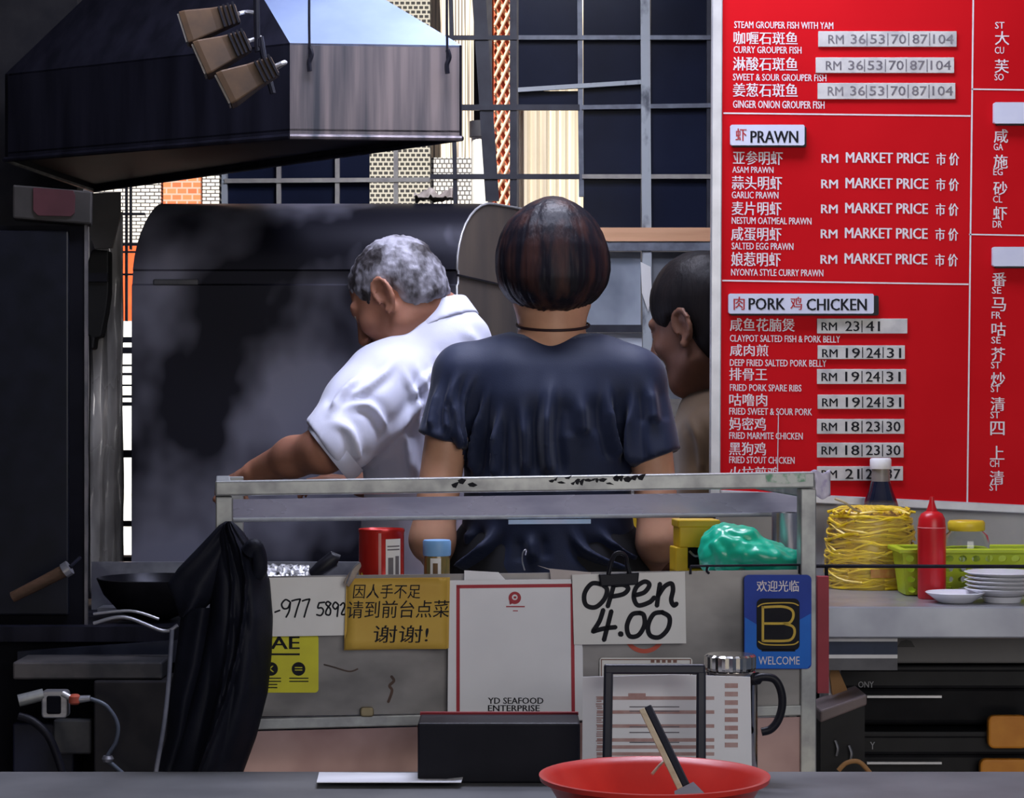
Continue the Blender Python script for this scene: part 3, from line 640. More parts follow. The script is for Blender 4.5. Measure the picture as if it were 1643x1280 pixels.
# ---- woman with the bobbed hair, seen from behind
X0, Y0 = .065, 4.06
zw = lambda py, Y=3.95: CZ-(py-CY)/F*Y
xw = lambda px, Y=4.0: (px-CX)/F*Y
Ru = orient((0, 1, 0), (0, 0, 1)); Ru = np.stack([np.array([1, 0, 0]), np.array([0, 1, 0]), np.array([0, 0, 1])], 1)
wom = thing('person', 'person with dark bobbed hair in a navy T-shirt standing with back to the counter', 'person', (X0, Y0, 0))
hc = (xw(886, 4.05), 4.075, 1.440)
Rh = orient((-.03, .98, -.10), (0, .10, 1))
sections = [(.80, 0, 0, .165, .115), (.90, 0, 0, .163, .112), (1.0, 0, 0, .150, .102), (1.06, 0, -.005, .146, .10), (1.14, 0, -.008, .148, .105), (1.21, .004, -.006, .155, .105), (1.265, .006, 0, .150, .090), (1.30, .008, .005, .095, .070), (1.325, .008, .01, .05, .05)]
fd = Field((-.24, 3.80, 0), (.36, 4.66, 1.60), .0055)
fd.col((X0, Y0, 0), Ru, [(s[0], s[1], s[2], s[3]-.012, s[4]-.012) for s in sections], k=.02)
SL, SR = (xw(728), 4.03, zw(598)), (xw(1036), 4.03, zw(604)); EL, ER = (xw(694), 3.985, zw(868)), (xw(1058), 3.985, zw(868))
WL, WRr = (xw(716, 4.18), 4.20, zw(925, 4.2)), (xw(1020, 4.18), 4.20, zw(930, 4.2))
for S_, E_, W_ in ((SL, EL, WL), (SR, ER, WRr)):
    fd.rc(S_, E_, .038, .0385, .03); fd.rc(E_, W_, .0385, .026, .02)
hand(fd, WL, (.1, .95, -.1), (0, 0, -1), 1, .45); hand(fd, WRr, (-.1, .95, -.1), (0, 0, -1), -1, .45)
T = head(fd, hc, Rh); fd.rc(T(0, -.018, -.05), (X0+.008, 4.055, 1.27), .057, .062, .03)
for s in (1, -1):
    fd.rc((X0+s*.085, Y0, .82), (X0+s*.09, Y0+.03, .45), .075, .05, .04); fd.rc((X0+s*.09, Y0+.03, .45), (X0+s*.09, Y0, .08), .05, .035, .03); feet(fd, (X0+s*.09, Y0, 0), (0, 1, 0))
V, Q = fd.mesh(); V = relax(V, Q, 1)
soft(V, Q, 'body', skinset('tan', (.64, .34, .21), (.56, .29, .18), (.38, .13, .11)), wom, face_idx(V, Q, T))
# T-shirt
fd = Field((-.26, 3.80, .78), (.38, 4.32, 1.36), .0055)
fd.col((X0, Y0, 0), Ru, sections, k=.02, grow=.006)
fd.rc((xw(800), 4.04, zw(585)), (xw(742), 4.03, zw(600)), .055, .052, .045); fd.rc((xw(968), 4.04, zw(585)), (xw(1026), 4.03, zw(604)), .055, .052, .045)
fd.rc((xw(744), 4.03, zw(602)), (xw(698), 3.995, zw(735)), .054, .046, .018); fd.rc((xw(1022), 4.03, zw(606)), (xw(1060), 3.995, zw(765)), .054, .047, .018)
# sleeve ends, neckline
def capcut(fd, c, n, rad_):
    c = np.array(c, float); n = np.array(n, float); n /= np.linalg.norm(n)
    def fn(X, Y, Z):
        x, y, z = X-c[0], Y-c[1], Z-c[2]; a = x*n[0]+y*n[1]+z*n[2]; r = np.sqrt(np.maximum(x*x+y*y+z*z-a*a, 0))
        return np.maximum(-a, np.maximum(a-.14, r-rad_))
    fd.ap(c-.2, c+.2, fn, .004, 's')
capcut(fd, (xw(694), 3.995, zw(703)), (-.30, -.08, -.95), .062); capcut(fd, (xw(1060), 3.995, zw(733)), (.30, -.08, -.95), .060)
fd.ell((X0+.010, 4.075, 1.350), (.088, .088, .050), None, .006, 's')
V, Q = fd.mesh(); V = relax(V, Q, 2)
FL = [([(742, 580), (728, 640), (742, 760)], 5, .009), ([(770, 585), (742, 650), (752, 765)], 4, .007), ([(786, 610), (768, 690), (760, 765)], 4, .008), ([(806, 640), (798, 700), (796, 770)], 5, .009), ([(835, 630), (842, 700), (843, 765)], 6, .006),
      ([(888, 590), (876, 690), (883, 770)], 8, .010), ([(930, 620), (936, 700)], 9, .005), ([(975, 600), (978, 680), (992, 740)], 6, .007), ([(1018, 610), (1014, 690), (1020, 750)], 6, .007), ([(1040, 600), (1050, 680)], 8, .005),
      ([(798, 835), (780, 880), (742, 915)], 8, .012), ([(760, 840), (752, 880)], 7, .006), ([(912, 835), (940, 885), (1010, 915)], 6, .009), ([(955, 840), (985, 880), (1020, 900)], 6, .008), ([(850, 850), (855, 900)], 8, .005),
      ([(715, 600), (700, 640), (690, 690)], 6, .004), ([(735, 590), (716, 650), (720, 700)], 5, .006)]
V = folds(V, Q, [(p, w_*1.05, h_*3.0) for p, w_, h_ in FL], 3, .006, (15, 15, 3.5))
navy = mat('navy_cotton', (.008, .014, .040), (.014, .021, .055), rough=.6, scale=5, stretch=(1, 1, .5), sheen=.12, bump=.12, bscale=900, spec=.35)
fc = V[Q].mean(1); dn = np.sqrt((((fc-np.array([X0+.010, 4.075, 1.350]))/np.array([.088, .088, .050]))**2).sum(1))
shirt_o = soft(V, Q, 't_shirt', [navy, mat('navy_rib', (.075, .09, .13), rough=.75)], wom, (dn < 1.22).astype(int))
m = MB(); nk = [T(.0, 0, 0)]; pts = []
cn = np.array([X0+.010, 4.060, 1.336])
for i in range(28):
    a = 2*math.pi*i/28; pts.append(Vector((cn[0]+.067*math.cos(a), cn[1]+.067*math.sin(a), cn[2]+.012*math.sin(a))))
m.tube(pts, .0026, 8, True); m.build('neck_cord', mat('dark_cord', (.03, .012, .014), rough=.5), wom, smooth=60)
# bob
fd = Field((hc[0]-.15, hc[1]-.16, 1.33), (hc[0]+.15, hc[1]+.16, 1.60), .004)
HS = [(-.088, 0, -.030, .030, .055), (-.074, 0, -.032, .060, .078), (-.058, 0, -.025, .083, .096), (-.034, .001, -.018, .099, .110), (-.006, .001, -.014, .106, .114), (.028, 0, -.012, .105, .114), (.060, -.001, -.010, .096, .106), (.085, -.001, -.008, .083, .094), (.105, 0, -.006, .064, .075), (.120, .001, -.005, .045, .052), (.132, .002, -.004, .018, .022)]
fd.col(hc, Rh, HS, e=2.05, k=.01); fd.ell(T(0, .120, -.045), (.056, .075, .085), Rh, .012, 's'); fd.ell(T(0, .10, -.09), (.075, .10, .03), Rh, .012, 's')
V, Q = fd.mesh(); V = relax(V, Q, 3); N = normals(V, Q); l = (V-np.array(hc))@Rh; ang = np.arctan2(l[:, 0], -l[:, 1])
d = np.array([.0022*noise.noise(Vector((a*16, z*5, 1)))+.0012*noise.noise(Vector((a*45, z*7, 5))) for a, z in zip(ang, l[:, 2])]); V = V+N*(d*np.clip(1.2-l[:, 2]/.13, .1, 1))[:, None]
hair_d = mat('dark_brown_hair', (.009, .008, .012), (.062, .026, .020), rough=.42, scale=34, stretch=(1, 1, .10), lo=.46, hi=.76, detail=6, bump=.4, bscale=120, bstretch=(1, 1, .06), spec=.14)
soft(V, Q, 'bob_hair', hair_d, wom)
legs(wom, (X0-.08, Y0, .80), (X0+.08, Y0, .80), (X0-.09, Y0, .09), (X0+.09, Y0, .09), (0, 1, 0), mat('black_trousers', (.018, .018, .022), rough=.8), shoe_m)

# ---- older man in the white shirt, bent over the range
YM = 4.47
man = thing('person', 'grey-haired person in a white shirt bending left towards the wok, arm stretched out', 'person', (-.15, YM, 0))
fM = np.array([-.80, .60, 0.]); lM = np.array([-.60, -.80, 0.])        # facing, and towards the left shoulder
hm = P(636, 479, 4.41); Rm_ = orient((-.74, .34, -.57), (-.50, .20, .82)); cb = np.array(P(698, 516, 4.43)); axn = np.array([-.40, .20, .89]); axn /= np.linalg.norm(axn)
nb = np.array(P(714, 550, 4.46)); pel = np.array(P(700, 1010, 4.52))
upT = nb-pel; LT = np.linalg.norm(upT); upT /= LT; Rt = orient(fM-upT*(fM@upT), upT)
msec = [(-.04, 0, 0, .160, .115), (.10, 0, 0, .165, .125), (.25, 0, -.01, .172, .125), (.38, 0, -.015, .185, .122), (LT-.12, 0, -.015, .190, .112), (LT-.06, 0, -.01, .165, .095), (LT-.015, 0, 0, .10, .075), (LT+.02, 0, .005, .06, .06)]
SHL = nb+lM*.168-upT*.085+fM*.02; SHR = nb-lM*.168-upT*.085; ELB = np.array(P(520, 722, 4.26)); WRS = np.array(P(412, 757, 4.40)); ELR = SHR+np.array([-.06, .03, -.24]); WRR = ELR+np.array([-.22, .03, .03])
fd = Field((-.80, 4.05, 0), (.14, 5.00, 1.62), .006)
fd.col(pel, Rt, [(s[0], s[1], s[2], s[3]-.014, s[4]-.014) for s in msec], k=.03)
fd.rc(SHL, ELB, .056, .043, .04); fd.chain([(ELB, .043), (ELB*.55+WRS*.45+np.array([0, 0, .006]), .038), (WRS, .027)], .02); hand(fd, WRS, WRS-ELB+np.array([0, .05, -.02]), (0, .2, -1), -1, .7)
fd.rc(SHR, ELR, .052, .040, .04); fd.rc(ELR, WRR, .040, .027, .02); hand(fd, WRR, WRR-ELR, (0, 0, -1), 1, .6)
T = head(fd, hm, Rm_, 1.0); fd.rc(T(0, -.030, -.040), cb, .056, .060, .03); fd.rc(cb, nb-upT*.03, .060, .066, .03)
for s in (1, -1):
    h_ = pel+lM*.085*s; a_ = np.array([h_[0], h_[1], .07]); fd.rc(h_, (h_+a_)/2, .075, .05, .04); fd.rc((h_+a_)/2, a_, .05, .035, .03); feet(fd, a_, fM)
V, Q = fd.mesh(); V = relax(V, Q, 1)
soft(V, Q, 'body', skinset('ruddy', (.42, .19, .12), (.33, .15, .10), (.30, .11, .09)), man, face_idx(V, Q, T))
# white short-sleeved shirt with loose sleeve
fd = Field((-.60, 4.05, .80), (.16, 4.98, 1.46), .006)
fd.col(pel, Rt, msec, k=.03, grow=.012)
fd.rc(SHL+np.array([.03, .03, .0]), SHL+np.array([-.02, -.01, -.04]), .078, .080, .05); SE = np.array(P(545, 700, 4.265)); SE2 = np.array(P(500, 742, 4.24))
fd.chain([(SHL, .080), (SHL*.5+SE*.5, .078), (SE, .068), (SE2, .060)], .02)
capcut(fd, P(529, 727, 4.26), (-.76, -.06, -.60), .11)
fd.rc(SHR, SHR*.35+ELR*.65, .074, .066, .04); capcut(fd, SHR*.35+ELR*.65, ELR-SHR, .10)
q_ = cb-axn*.062
fd.rc(q_, nb+lM*.13-upT*.062, .062, .062, .05); fd.rc(q_, nb-lM*.13-upT*.062, .062, .062, .05); fd.rc(q_, nb-fM*.04-upT*.10, .070, .080, .05)
fd.rc(cb-axn*.05, cb+axn*.004, .082, .076, .03)
capcut(fd, cb+axn*.004, axn, .10); fd.rc(cb-axn*.01, cb+axn*.16, .064, .064, .004, 's')
V, Q = fd.mesh(); V = relax(V, Q, 2)
FL = [([(600, 590), (560, 620), (530, 660)], 6, .010), ([(640, 560), (615, 600), (560, 640)], 6, .008), ([(660, 570), (690, 640), (690, 690)], 6, .010), ([(640, 580), (668, 640), (672, 690)], 5, .008), ([(700, 560), (716, 600)], 5, .007),
      ([(530, 660), (590, 650), (620, 690)], 6, .009), ([(520, 675), (560, 690), (575, 740)], 6, .010), ([(600, 720), (640, 690), (680, 640)], 7, .010), ([(560, 765), (600, 735)], 6, .006), ([(745, 520), (770, 560)], 7, .005), ([(710, 610), (690, 600), (660, 640)], 5, .006), ([(620, 740), (650, 700), (665, 760)], 6, .009)]
V = folds(V, Q, [(p, w_, h_*1.3) for p, w_, h_ in FL], 9, .006, (13, 13, 9))
white_s = mat('white_cotton', (.72, .73, .86), (.66, .67, .82), rough=.7, scale=9, sheen=.2, bump=.08, bscale=700, spec=.3)
soft(V, Q, 'shirt', white_s, man)
m = MB(); cu = [];   # turned-up cuff and collar
cc = Vector(P(529, 727, 4.26)); ax = Vector((-.76, -.06, -.60)).normalized(); e1 = ax.orthogonal().normalized(); e2 = ax.cross(e1)
rows = [[cc+ax*t+(e1*math.cos(2*math.pi*i/36)+e2*math.sin(2*math.pi*i/36))*(r+.0025*math.sin(5*2*math.pi*i/36)) for i in range(36)] for t, r in ((-.030, .0655), (-.016, .068), (.0, .0665), (.004, .064), (-.002, .060))]
m.grid(rows, wrap=True); m.build('cuff', white_s, man, smooth=60)
fd = Field(cb-.16, cb+.16, .004); fd.rc(cb-axn*.03, cb+axn*.03, .089, .077, .01)
fd.cut(cb+axn*.022, axn); fd.cut(cb-axn*.022, -axn); fd.rc(cb-axn*.06, cb+axn*.16, .069, .069, .004, 's')
V, Q = fd.mesh(); V = relax(V, Q, 2); soft(V, Q, 'collar', white_s, man)
# short grey hair
fd = Field(np.array(hm)-.15, np.array(hm)+.15, .004)
fd.ell(T(0, -.017, .037), (.0790, .0965, .0820), Rm_, .01); fd.ell(T(0, -.055, -.015), (.066, .055, .065), Rm_, .03)
fd.ell(T(0, .100, -.015), (.10, .075, .090), Rm_, .015, 's')
for s in (1, -1): fd.ell(T(s*.085, -.005, -.02), (.03, .034, .044), Rm_, .012, 's')
fd.ell(T(0, -.06, -.105), (.10, .09, .045), Rm_, .02, 's')
V, Q = fd.mesh(); V = relax(V, Q, 2); N = normals(V, Q)
d = np.array([.0035*noise.noise(Vector(v*60))+.0020*noise.noise(Vector(v*150)) for v in V]); V = V+N*d[:, None]
soft(V, Q, 'grey_hair', mat('grey_hair', (.34, .33, .38), (.035, .030, .033), rough=.6, scale=24, stretch=(1, 1, .5), lo=.42, hi=.60, detail=6, bump=.35, bscale=170), man)
legs(man, pel+lM*.085, pel-lM*.085, (pel+lM*.09)*[1, 1, 0]+[0, 0, .09], (pel-lM*.09)*[1, 1, 0]+[0, 0, .09], fM, mat('slate_trousers', (.045, .05, .075), (.03, .035, .055), rough=.8), shoe_m, .09)

# ---- third person at the edge of the menu board
hp = P(1120, 523, 4.46); Rp = orient((-.78, .58, -.28), (-.20, 0.05, 1)); third = thing('person', 'dark-haired person in a brown top looking down, half hidden behind the red menu board', 'person', (hp.x+.03, 4.5, 0))
fP = np.array([-.97, .24, 0]); lP = np.array([-.24, -.97, 0]); pb = np.array([hp.x+.060, 4.51, 0]); nbp = np.array([hp.x+.050, 4.50, 1.235])
psec = [(.80, 0, 0, .150, .115), (.95, 0, 0, .145, .105), (1.08, 0, 0, .150, .105), (1.15, 0, 0, .150, .095), (1.19, 0, .0, .12, .08), (1.22, 0, 0, .07, .06)]
Rb = orient(fP, (0, 0, 1)); fd = Field((pb[0]-.36, 4.16, 0), (pb[0]+.24, 4.9, 1.56), .0055)
fd.col(pb, Rb, [(s[0], s[1], s[2], s[3]-.012, s[4]-.012) for s in psec], k=.03)
sl, sr = pb+lP*.135+[0, 0, 1.13], pb-lP*.150+[0, 0, 1.13]; el, er = pb+lP*.150+fP*.03+[0, 0, .90], pb-lP*.16+fP*.05+[0, 0, .90]; wl, wr = el+fP*.19+[0, 0.03, -.03], er+fP*.2+[0, 0, -.02]
for a, b, c in ((sl, el, wl), (sr, er, wr)): fd.rc(a, b, .046, .038, .03); fd.rc(b, c, .038, .026, .02)
hand(fd, wl, fP, (0, 0, -1), -1, .5); hand(fd, wr, fP, (0, 0, -1), 1, .5)
T = head(fd, hp, Rp, 1.06); fd.rc(T(0, -.025, -.05), nbp+np.array([0, 0, -.03]), .054, .062, .03)
for s in (1, -1):
    h_ = pb+lP*.08*s+[0, 0, .8]; a_ = np.array([h_[0], h_[1], .07]); fd.rc(h_, a_, .07, .035, .04); feet(fd, a_, fP)
V, Q = fd.mesh(); V = relax(V, Q, 1)
soft(V, Q, 'body', skinset('brown', (.20, .095, .060), (.15, .07, .045), (.14, .05, .04)), third, face_idx(V, Q, T, 1.06))
fd = Field((pb[0]-.34, 4.16, .78), (pb[0]+.24, 4.9, 1.30), .006); fd.col(pb, Rb, psec, k=.03, grow=.008)
fd.rc(sl, sl*.3+el*.7, .058, .052, .04); fd.rc(sr, sr*.3+er*.7, .058, .052, .04); fd.rc(nbp+np.array([0, 0, -.04]), sl, .05, .055, .04); fd.rc(nbp+np.array([0, 0, -.04]), sr, .05, .055, .04)
capcut(fd, sl*.3+el*.7, el-sl, .09); capcut(fd, sr*.3+er*.7, er-sr, .09); fd.ell(nbp+np.array([-.01, 0, .005]), (.068, .066, .03), None, .006, 's')
V, Q = fd.mesh(); V = relax(V, Q, 2); V = folds(V, Q, [([(1090, 650), (1120, 700), (1128, 760)], 6, .007), ([(1072, 640), (1085, 700)], 6, .005)], 21, .004, (13, 13, 8))
soft(V, Q, 'top', mat('brown_cotton', (.12, .070, .030), (.085, .05, .024), rough=.75, scale=8, sheen=.2), third)
fd = Field(np.array(hp)-.17, np.array(hp)+.17, .0045)
fd.ell(T(0, -.022, .046), np.array((.086, .103, .093))*1.06, Rp, .01); fd.ell(T(0, -.055, -.025), np.array((.074, .060, .075))*1.06, Rp, .03)
fd.ell(T(0, .115, -.040), np.array((.11, .082, .092))*1.06, Rp, .02, 's')
for s in (1, -1): fd.ell(T(s*.090, .008, -.020), np.array((.032, .042, .044))*1.06, Rp, .012, 's')
fd.ell(T(0, -.06, -.125), (.11, .09, .045), Rp, .02, 's')
V, Q = fd.mesh(); V = relax(V, Q, 2); N = normals(V, Q); d = np.array([.002*noise.noise(Vector((v[0]*25, v[1]*60, v[2]*20))) for v in V]); V = V+N*d[:, None]
soft(V, Q, 'black_hair', mat('black_hair', (.008, .007, .008), (.014, .011, .011), spec=.15, rough=.5, scale=34, stretch=(1, 1, .2), bump=.4, bscale=150, bstretch=(1, 1, .15)), third)
legs(third, pb+lP*.08+[0, 0, .78], pb-lP*.08+[0, 0, .78], pb+lP*.08+[0, 0, .09], pb-lP*.08+[0, 0, .09], fP, mat('dark_trousers', (.03, .028, .03), rough=.8), shoe_m, .08)
# ------------------------------------------------------------------ display cart (its front is a plane turned a little from the lens)
K0 = P(345, 640, 3.30); K1 = P(1310, 640, 3.42); KU = (K1-K0).normalized(); KN = Vector((KU.y, -KU.x, 0)); KB = -KN
def K(px, py, off=0.):
    d = Vector(((px-CX)/F, 1, -(py-CY)/F)); o = K0+KN*off
    t = (o-Vector((0, 0, CZ))).dot(KN)/d.dot(KN); return Vector((0, 0, CZ))+d*t
up = lambda h: Vector((0, 0, h))
cart = thing('display_cart', 'steel hawker display cart with open case on top and papers stuck on its front', 'cart', (K(820, 640, -.17).x, K(820, 640, -.17).y, 0))
TD = .33
ZT0, ZT1 = K(345, 797).z, K(345, 772).z; ZS = K(345, 926).z-.035
def kz(px, z, off=0.):  # point on the plane at a pixel column and a height
    p = K(px, 640, off); return Vector((p.x, p.y, z))
def kbox(mb, x0, x1, z0, z1, off, depth, m=0):
    a, b = kz(x0, z0, off), kz(x1, z0, off); return mb.obox(a, b-a, KB*depth, up(z1-z0), m)
ZA, ZB_ = K(345, 772).z, K(1308, 757).z
def rail(nm, x0, x1, y00, y01, y10, y11, off, depth, mt, **k):
    m = MB(); m.prism([K(x0, y00, off), K(x1, y10, off), K(x1, y11, off), K(x0, y01, off)], KB*depth); return m.build(nm, mt, cart, **k)
tr = rail('top_rail', 345, 1308, 772, 796, 757, 783, 0, .028, rail_steel, bevel=.003)
rail('top_rail', 352, 1302, 772, 790, 757, 777, -TD, .025, rail_steel, bevel=.003)
lp = rail('corner_post', 346, 373, 797, 1700, 797, 1700, 0, .026, rail_steel, bevel=.002)
rail('corner_post', 1285, 1310, 784, 1700, 784, 1700, 0, .026, rail_steel, bevel=.002)
m = MB(); kbox(m, 366, 391, 0, ZA-.005, -TD, .024); m.build('rear_post', rail_steel, cart, bevel=.002)
m = MB(); kbox(m, 1266, 1290, 0, ZA-.005, -TD, .024); m.build('rear_post', rail_steel, cart, bevel=.002)
for x in (346, 1285):
    a = kz(x, ZA-.03, -.026); b = kz(x+24, ZA-.03, -.026); MB().obox(a, b-a, KB*(TD-.026), up(.027)).build('side_rail', rail_steel, cart, bevel=.002)
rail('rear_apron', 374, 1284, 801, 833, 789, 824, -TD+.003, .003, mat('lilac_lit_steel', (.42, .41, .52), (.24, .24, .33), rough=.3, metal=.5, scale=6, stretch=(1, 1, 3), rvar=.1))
MB().tube([K(374, 834, -TD+.006), K(1284, 825, -TD+.006)], .0035, 8).build('apron_hem', rail_steel, cart)
m = MB(); kbox(m, 372, 1286, ZS-.012, ZS, -.02, TD-.02); m.build('shelf', steel, cart)
m = MB(); m.prism([K(372, 925, -.006), K(1288, 914, -.006), K(1288, 1134, -.006), K(372, 1150, -.006)], KB*.004); m.build('front_panel', panel_steel, cart)
m = MB(); m.prism([K(373, 1154), K(1286, 1131), K(1286, 1148), K(373, 1172)], KB*.02); m.build('middle_rail', rail_steel, cart, bevel=.002)
m = MB(); m.prism([K(373, 1174, -.006), K(1286, 1150, -.006), K(1286, 1700, -.006), K(373, 1700, -.006)], KB*.004); m.build('lower_panel', mat('red_reflection_steel', (.42, .29, .28), (.22, .13, .13), rough=.38, metal=.5, scale=5, rvar=.14, bump=.06, bscale=18), cart)  # rosy tint is a red reflection painted into the steel's colour
for x in (359, 1298): pass
m = MB(); slab(m, rr(578, 1135, 600, 1150, 5), K, .004, KB*.014); m.build('latch', mat('brass_latch', (.32, .26, .15), (.22, .18, .11), rough=.4, metal=.6), cart, bevel=.002)
# torn tape and scuffs on the rail
m = MB(); RR = random.Random(5)
for (x0, x1, y0) in ((724, 745, 774), (750, 760, 772), (880, 985, 770), (985, 1030, 768)):
    x = x0
    while x < x1:
        w_ = RR.uniform(6, 17); h_ = RR.uniform(2, 7); y = y0+RR.uniform(-4, 5)
        m.face([K(x, y, .0006), K(x+w_*.5, y-h_*.5, .0006), K(x+w_, y-RR.uniform(-3, 5), .0006), K(x+w_*.6, y+h_, .0006), K(x+w_*.2, y+h_*.8, .0006)]); x += w_*.8
m.build('tape_scuff', ink, tr)
m = MB(); slab(m, [(1228, 761), (1292, 759), (1293, 772), (1262, 776), (1230, 773)], K, .0008, KB*.0008); m.build('old_label', mat('old_label', (.62, .66, .62), (.18, .36, .24), rough=.6, scale=60, lo=.5, hi=.62), tr)
# rust stain and scratch on the panel
m = MB(); ribbon(m, [(628, 1085), (632, 1092), (625, 1100), (629, 1108), (623, 1126)], 4.5, K, -.0055); m.build('rust_stain', mat('rust_stain', (.10, .06, .045), (.05, .035, .03), rough=.7), cart); m = MB(); ribbon(m, [(520, 1066), (535, 1070), (560, 1077), (574, 1073)], 2.5, K, -.0055); m.build('rust_stain', mat('rust_stain', (.10, .06, .045), (.05, .035, .03), rough=.7), cart)
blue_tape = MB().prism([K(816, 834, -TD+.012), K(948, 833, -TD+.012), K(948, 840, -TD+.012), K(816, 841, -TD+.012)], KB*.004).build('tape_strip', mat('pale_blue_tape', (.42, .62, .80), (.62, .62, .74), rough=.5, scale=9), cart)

# --- papers on the cart
def paper(name, poly, off, mt, label, cat, th=.0012, curl=0.):
    r = thing(name, label, cat, K(sum(p[0] for p in poly)/len(poly), max(p[1] for p in poly), off))
    m = MB(); slab(m, poly, K, off, KB*th); m.build('sheet', mt, r); return r
def marks(r, fn, mt, nm='lettering'):
    m = MB(); fn(m); return m.build(nm, mt, r)
ph = paper('number_card', [(432, 927), (560, 925), (558, 1019), (432, 1021)], .004, card, 'white card with the hand-written number ending 5892, beside the black jacket', 'card')
def num(m):
    f = .0046; W = 2.8
    rib = lambda p: ribbon(m, p, W, K, f)
    rib([(441, 982), (449, 979)])
    rib([(465, 965), (458, 962), (452, 969), (455, 976), (462, 975), (466, 966)]); rib([(466, 966), (464, 980), (459, 990)])
    rib([(468, 964), (475, 962), (482, 961)]); rib([(482, 961), (477, 976), (473, 990)])
    rib([(485, 964), (491, 962), (497, 961)]); rib([(497, 961), (492, 976), (488, 990)])
    rib([(521, 966), (512, 967)]); rib([(512, 967), (510, 975), (516, 975), (519, 980), (515, 987), (508, 986)])
    rib([(531, 968), (526, 965), (523, 969), (530, 977), (529, 986), (523, 985), (524, 978), (531, 968)], )
    rib([(543, 970), (538, 966), (534, 972), (538, 977), (543, 972)]); rib([(543, 970), (541, 989)])
    rib([(546, 971), (551, 967), (553, 973), (548, 985), (556, 985)])
marks(ph, num, ink)
ye = paper('yellow_note', [(556, 928), (722, 926), (720, 1040), (552, 1043), (553, 1010)], .009, mat('ochre_paper', (.62, .40, .07), (.50, .30, .05), rough=.6, scale=7), 'ochre yellow note with three lines of hand-written black Chinese characters', 'note')
leaf = lambda x, y, off=0.: K(x, y, .0108+off+.006*max(0, ((y-928)/113*8-5)/3)**2*min(1.1, abs(x-636)/80))
rows = []
for i in range(9):
    rows.append([leaf(x, y) for x, y in [(558+(717-558)*j/12-(4 if i > 6 and j == 0 else 0), 928+(1041-928)*i/8) for j in range(13)]])
MB().grid(rows).build('top_leaf', MATS['ochre_paper'], ye, smooth=60, solid=.0006)
def yn(m):
    f = .0007
    put(m, '因人手不足', (566, 937, 674, 960), leaf, f, .004, shear=.1); put(m, '请到前台点菜', (556, 964, 720, 992), leaf, f, .004, slope=-.01, shear=.08); put(m, '谢谢!', (598, 1003, 686, 1031), leaf, f, .004, shear=.1)
marks(ye, yn, ink)
po = paper('payment_poster', [(720, 931), (916, 929), (935, 1040), (936, 1155), (718, 1159)], .006, white_p, 'white payment poster with a red border, red pin logo and two lines of lettering', 'poster')
marks(po, lambda m: lines(m, [(735, 1158), (735, 941), (918, 939), (920, 1155)], 5.5, K, .0066), mat('poster_red', (.42, .035, .05), (.38, .03, .045), rough=.5), 'border')
def pin(m):
    n = 24; o = [(826+10*math.cos(2*math.pi*i/n), 959+10*math.sin(2*math.pi*i/n)) for i in range(n)]
    k = 4.6; i_ = [(826+k*math.cos(2*math.pi*i/n), 958+k*math.sin(2*math.pi*i/n)) for i in range(n)]
    vs = [K(x, y, .0066) for x, y in o]+[K(x, y, .0066) for x, y in i_]; m.add(vs, [(i, (i+1) % n, n+(i+1) % n, n+i) for i in range(n)])
    m.face([K(x, y, .0066) for x, y in ((817, 962), (822, 968), (818, 970))]); m.face([K(x, y, .0066) for x, y in rr(824, 956.5, 828.5, 960, 1.2)])
    m.face([K(x, y, .0066) for x, y in quad(812, 972, 842, 974)]); m.face([K(x, y, .0066) for x, y in quad(823, 979, 831, 980.5)])
marks(po, pin, MATS['poster_red'], 'logo')
marks(po, lambda m: (put(m, 'YD SEAFOOD', (783, 1119, 872, 1129), K, .0066, .025), put(m, 'ENTERPRISE', (783, 1131, 866, 1141), K, .0066, .025)), ink)
op = paper('opening_card', [(918, 922), (1099, 917), (1101, 1032), (921, 1034)], .010, card, 'white card hand-lettered Open 4.00 hanging from a black clip', 'card')
def opn(m):
    f = .0106; W = 7.5
    rib = lambda p, w_=W: ribbon(m, p, w_, K, f)
    rib([(968, 938), (950, 936), (938, 952), (940, 970), (955, 974), (969, 962), (974, 946), (966, 937)])
    rib([(985, 938), (980, 956), (975, 973)]); rib([(984, 939), (1000, 938), (1008, 944), (1000, 953), (981, 957)])
    rib([(1018, 955), (1034, 950), (1042, 938), (1034, 933), (1021, 942), (1017, 958), (1024, 971), (1042, 966), (1050, 958)])
    rib([(1059, 936), (1056, 956), (1054, 972)]); rib([(1056, 956), (1066, 941), (1077, 936), (1080, 946), (1077, 962), (1081, 971), (1086, 968)])
    rib([(968, 978), (962, 996), (952, 1012)]); rib([(951, 1013), (970, 1008), (988, 1006)]); rib([(981, 980), (975, 1004), (969, 1027)])
    rib([(995, 1016), (997, 1018)], 9)
    rib([(1028, 983), (1014, 986), (1006, 1004), (1010, 1020), (1024, 1019), (1034, 1003), (1033, 987), (1026, 983)])
    rib([(1064, 982), (1049, 985), (1040, 1003), (1043, 1019), (1058, 1022), (1072, 1008), (1074, 990), (1062, 982)])
marks(op, opn, ink)
cl = thing('binder_clip', 'black binder clip gripping the top of the Open 4.00 card', 'clip', K(990, 938, .014))
m = MB(); slab(m, [(961, 921), (1026, 918), (1024, 938), (964, 941)], K, .017, KB*.006); m.build('jaw', blk, cl, bevel=.002)
m = MB(); m.tube(spline([K(976, 922, .017), K(980, 905, .012), K(986, 890, .004), K(996, 887, .002), K(1004, 893, .004), K(1006, 906, .012), K(1010, 920, .017)], 4), .0035, 8); m.build('handle', blk, cl, smooth=60)
ac = paper('yellow_sticker', rr(377, 1018, 511, 1111, 6), -.0045, mat('lemon_sticker', (.66, .62, .03), (.58, .53, .03), rough=.45), 'lemon yellow sticker with bold black letters and round badges, half behind the jacket', 'sticker', .001)
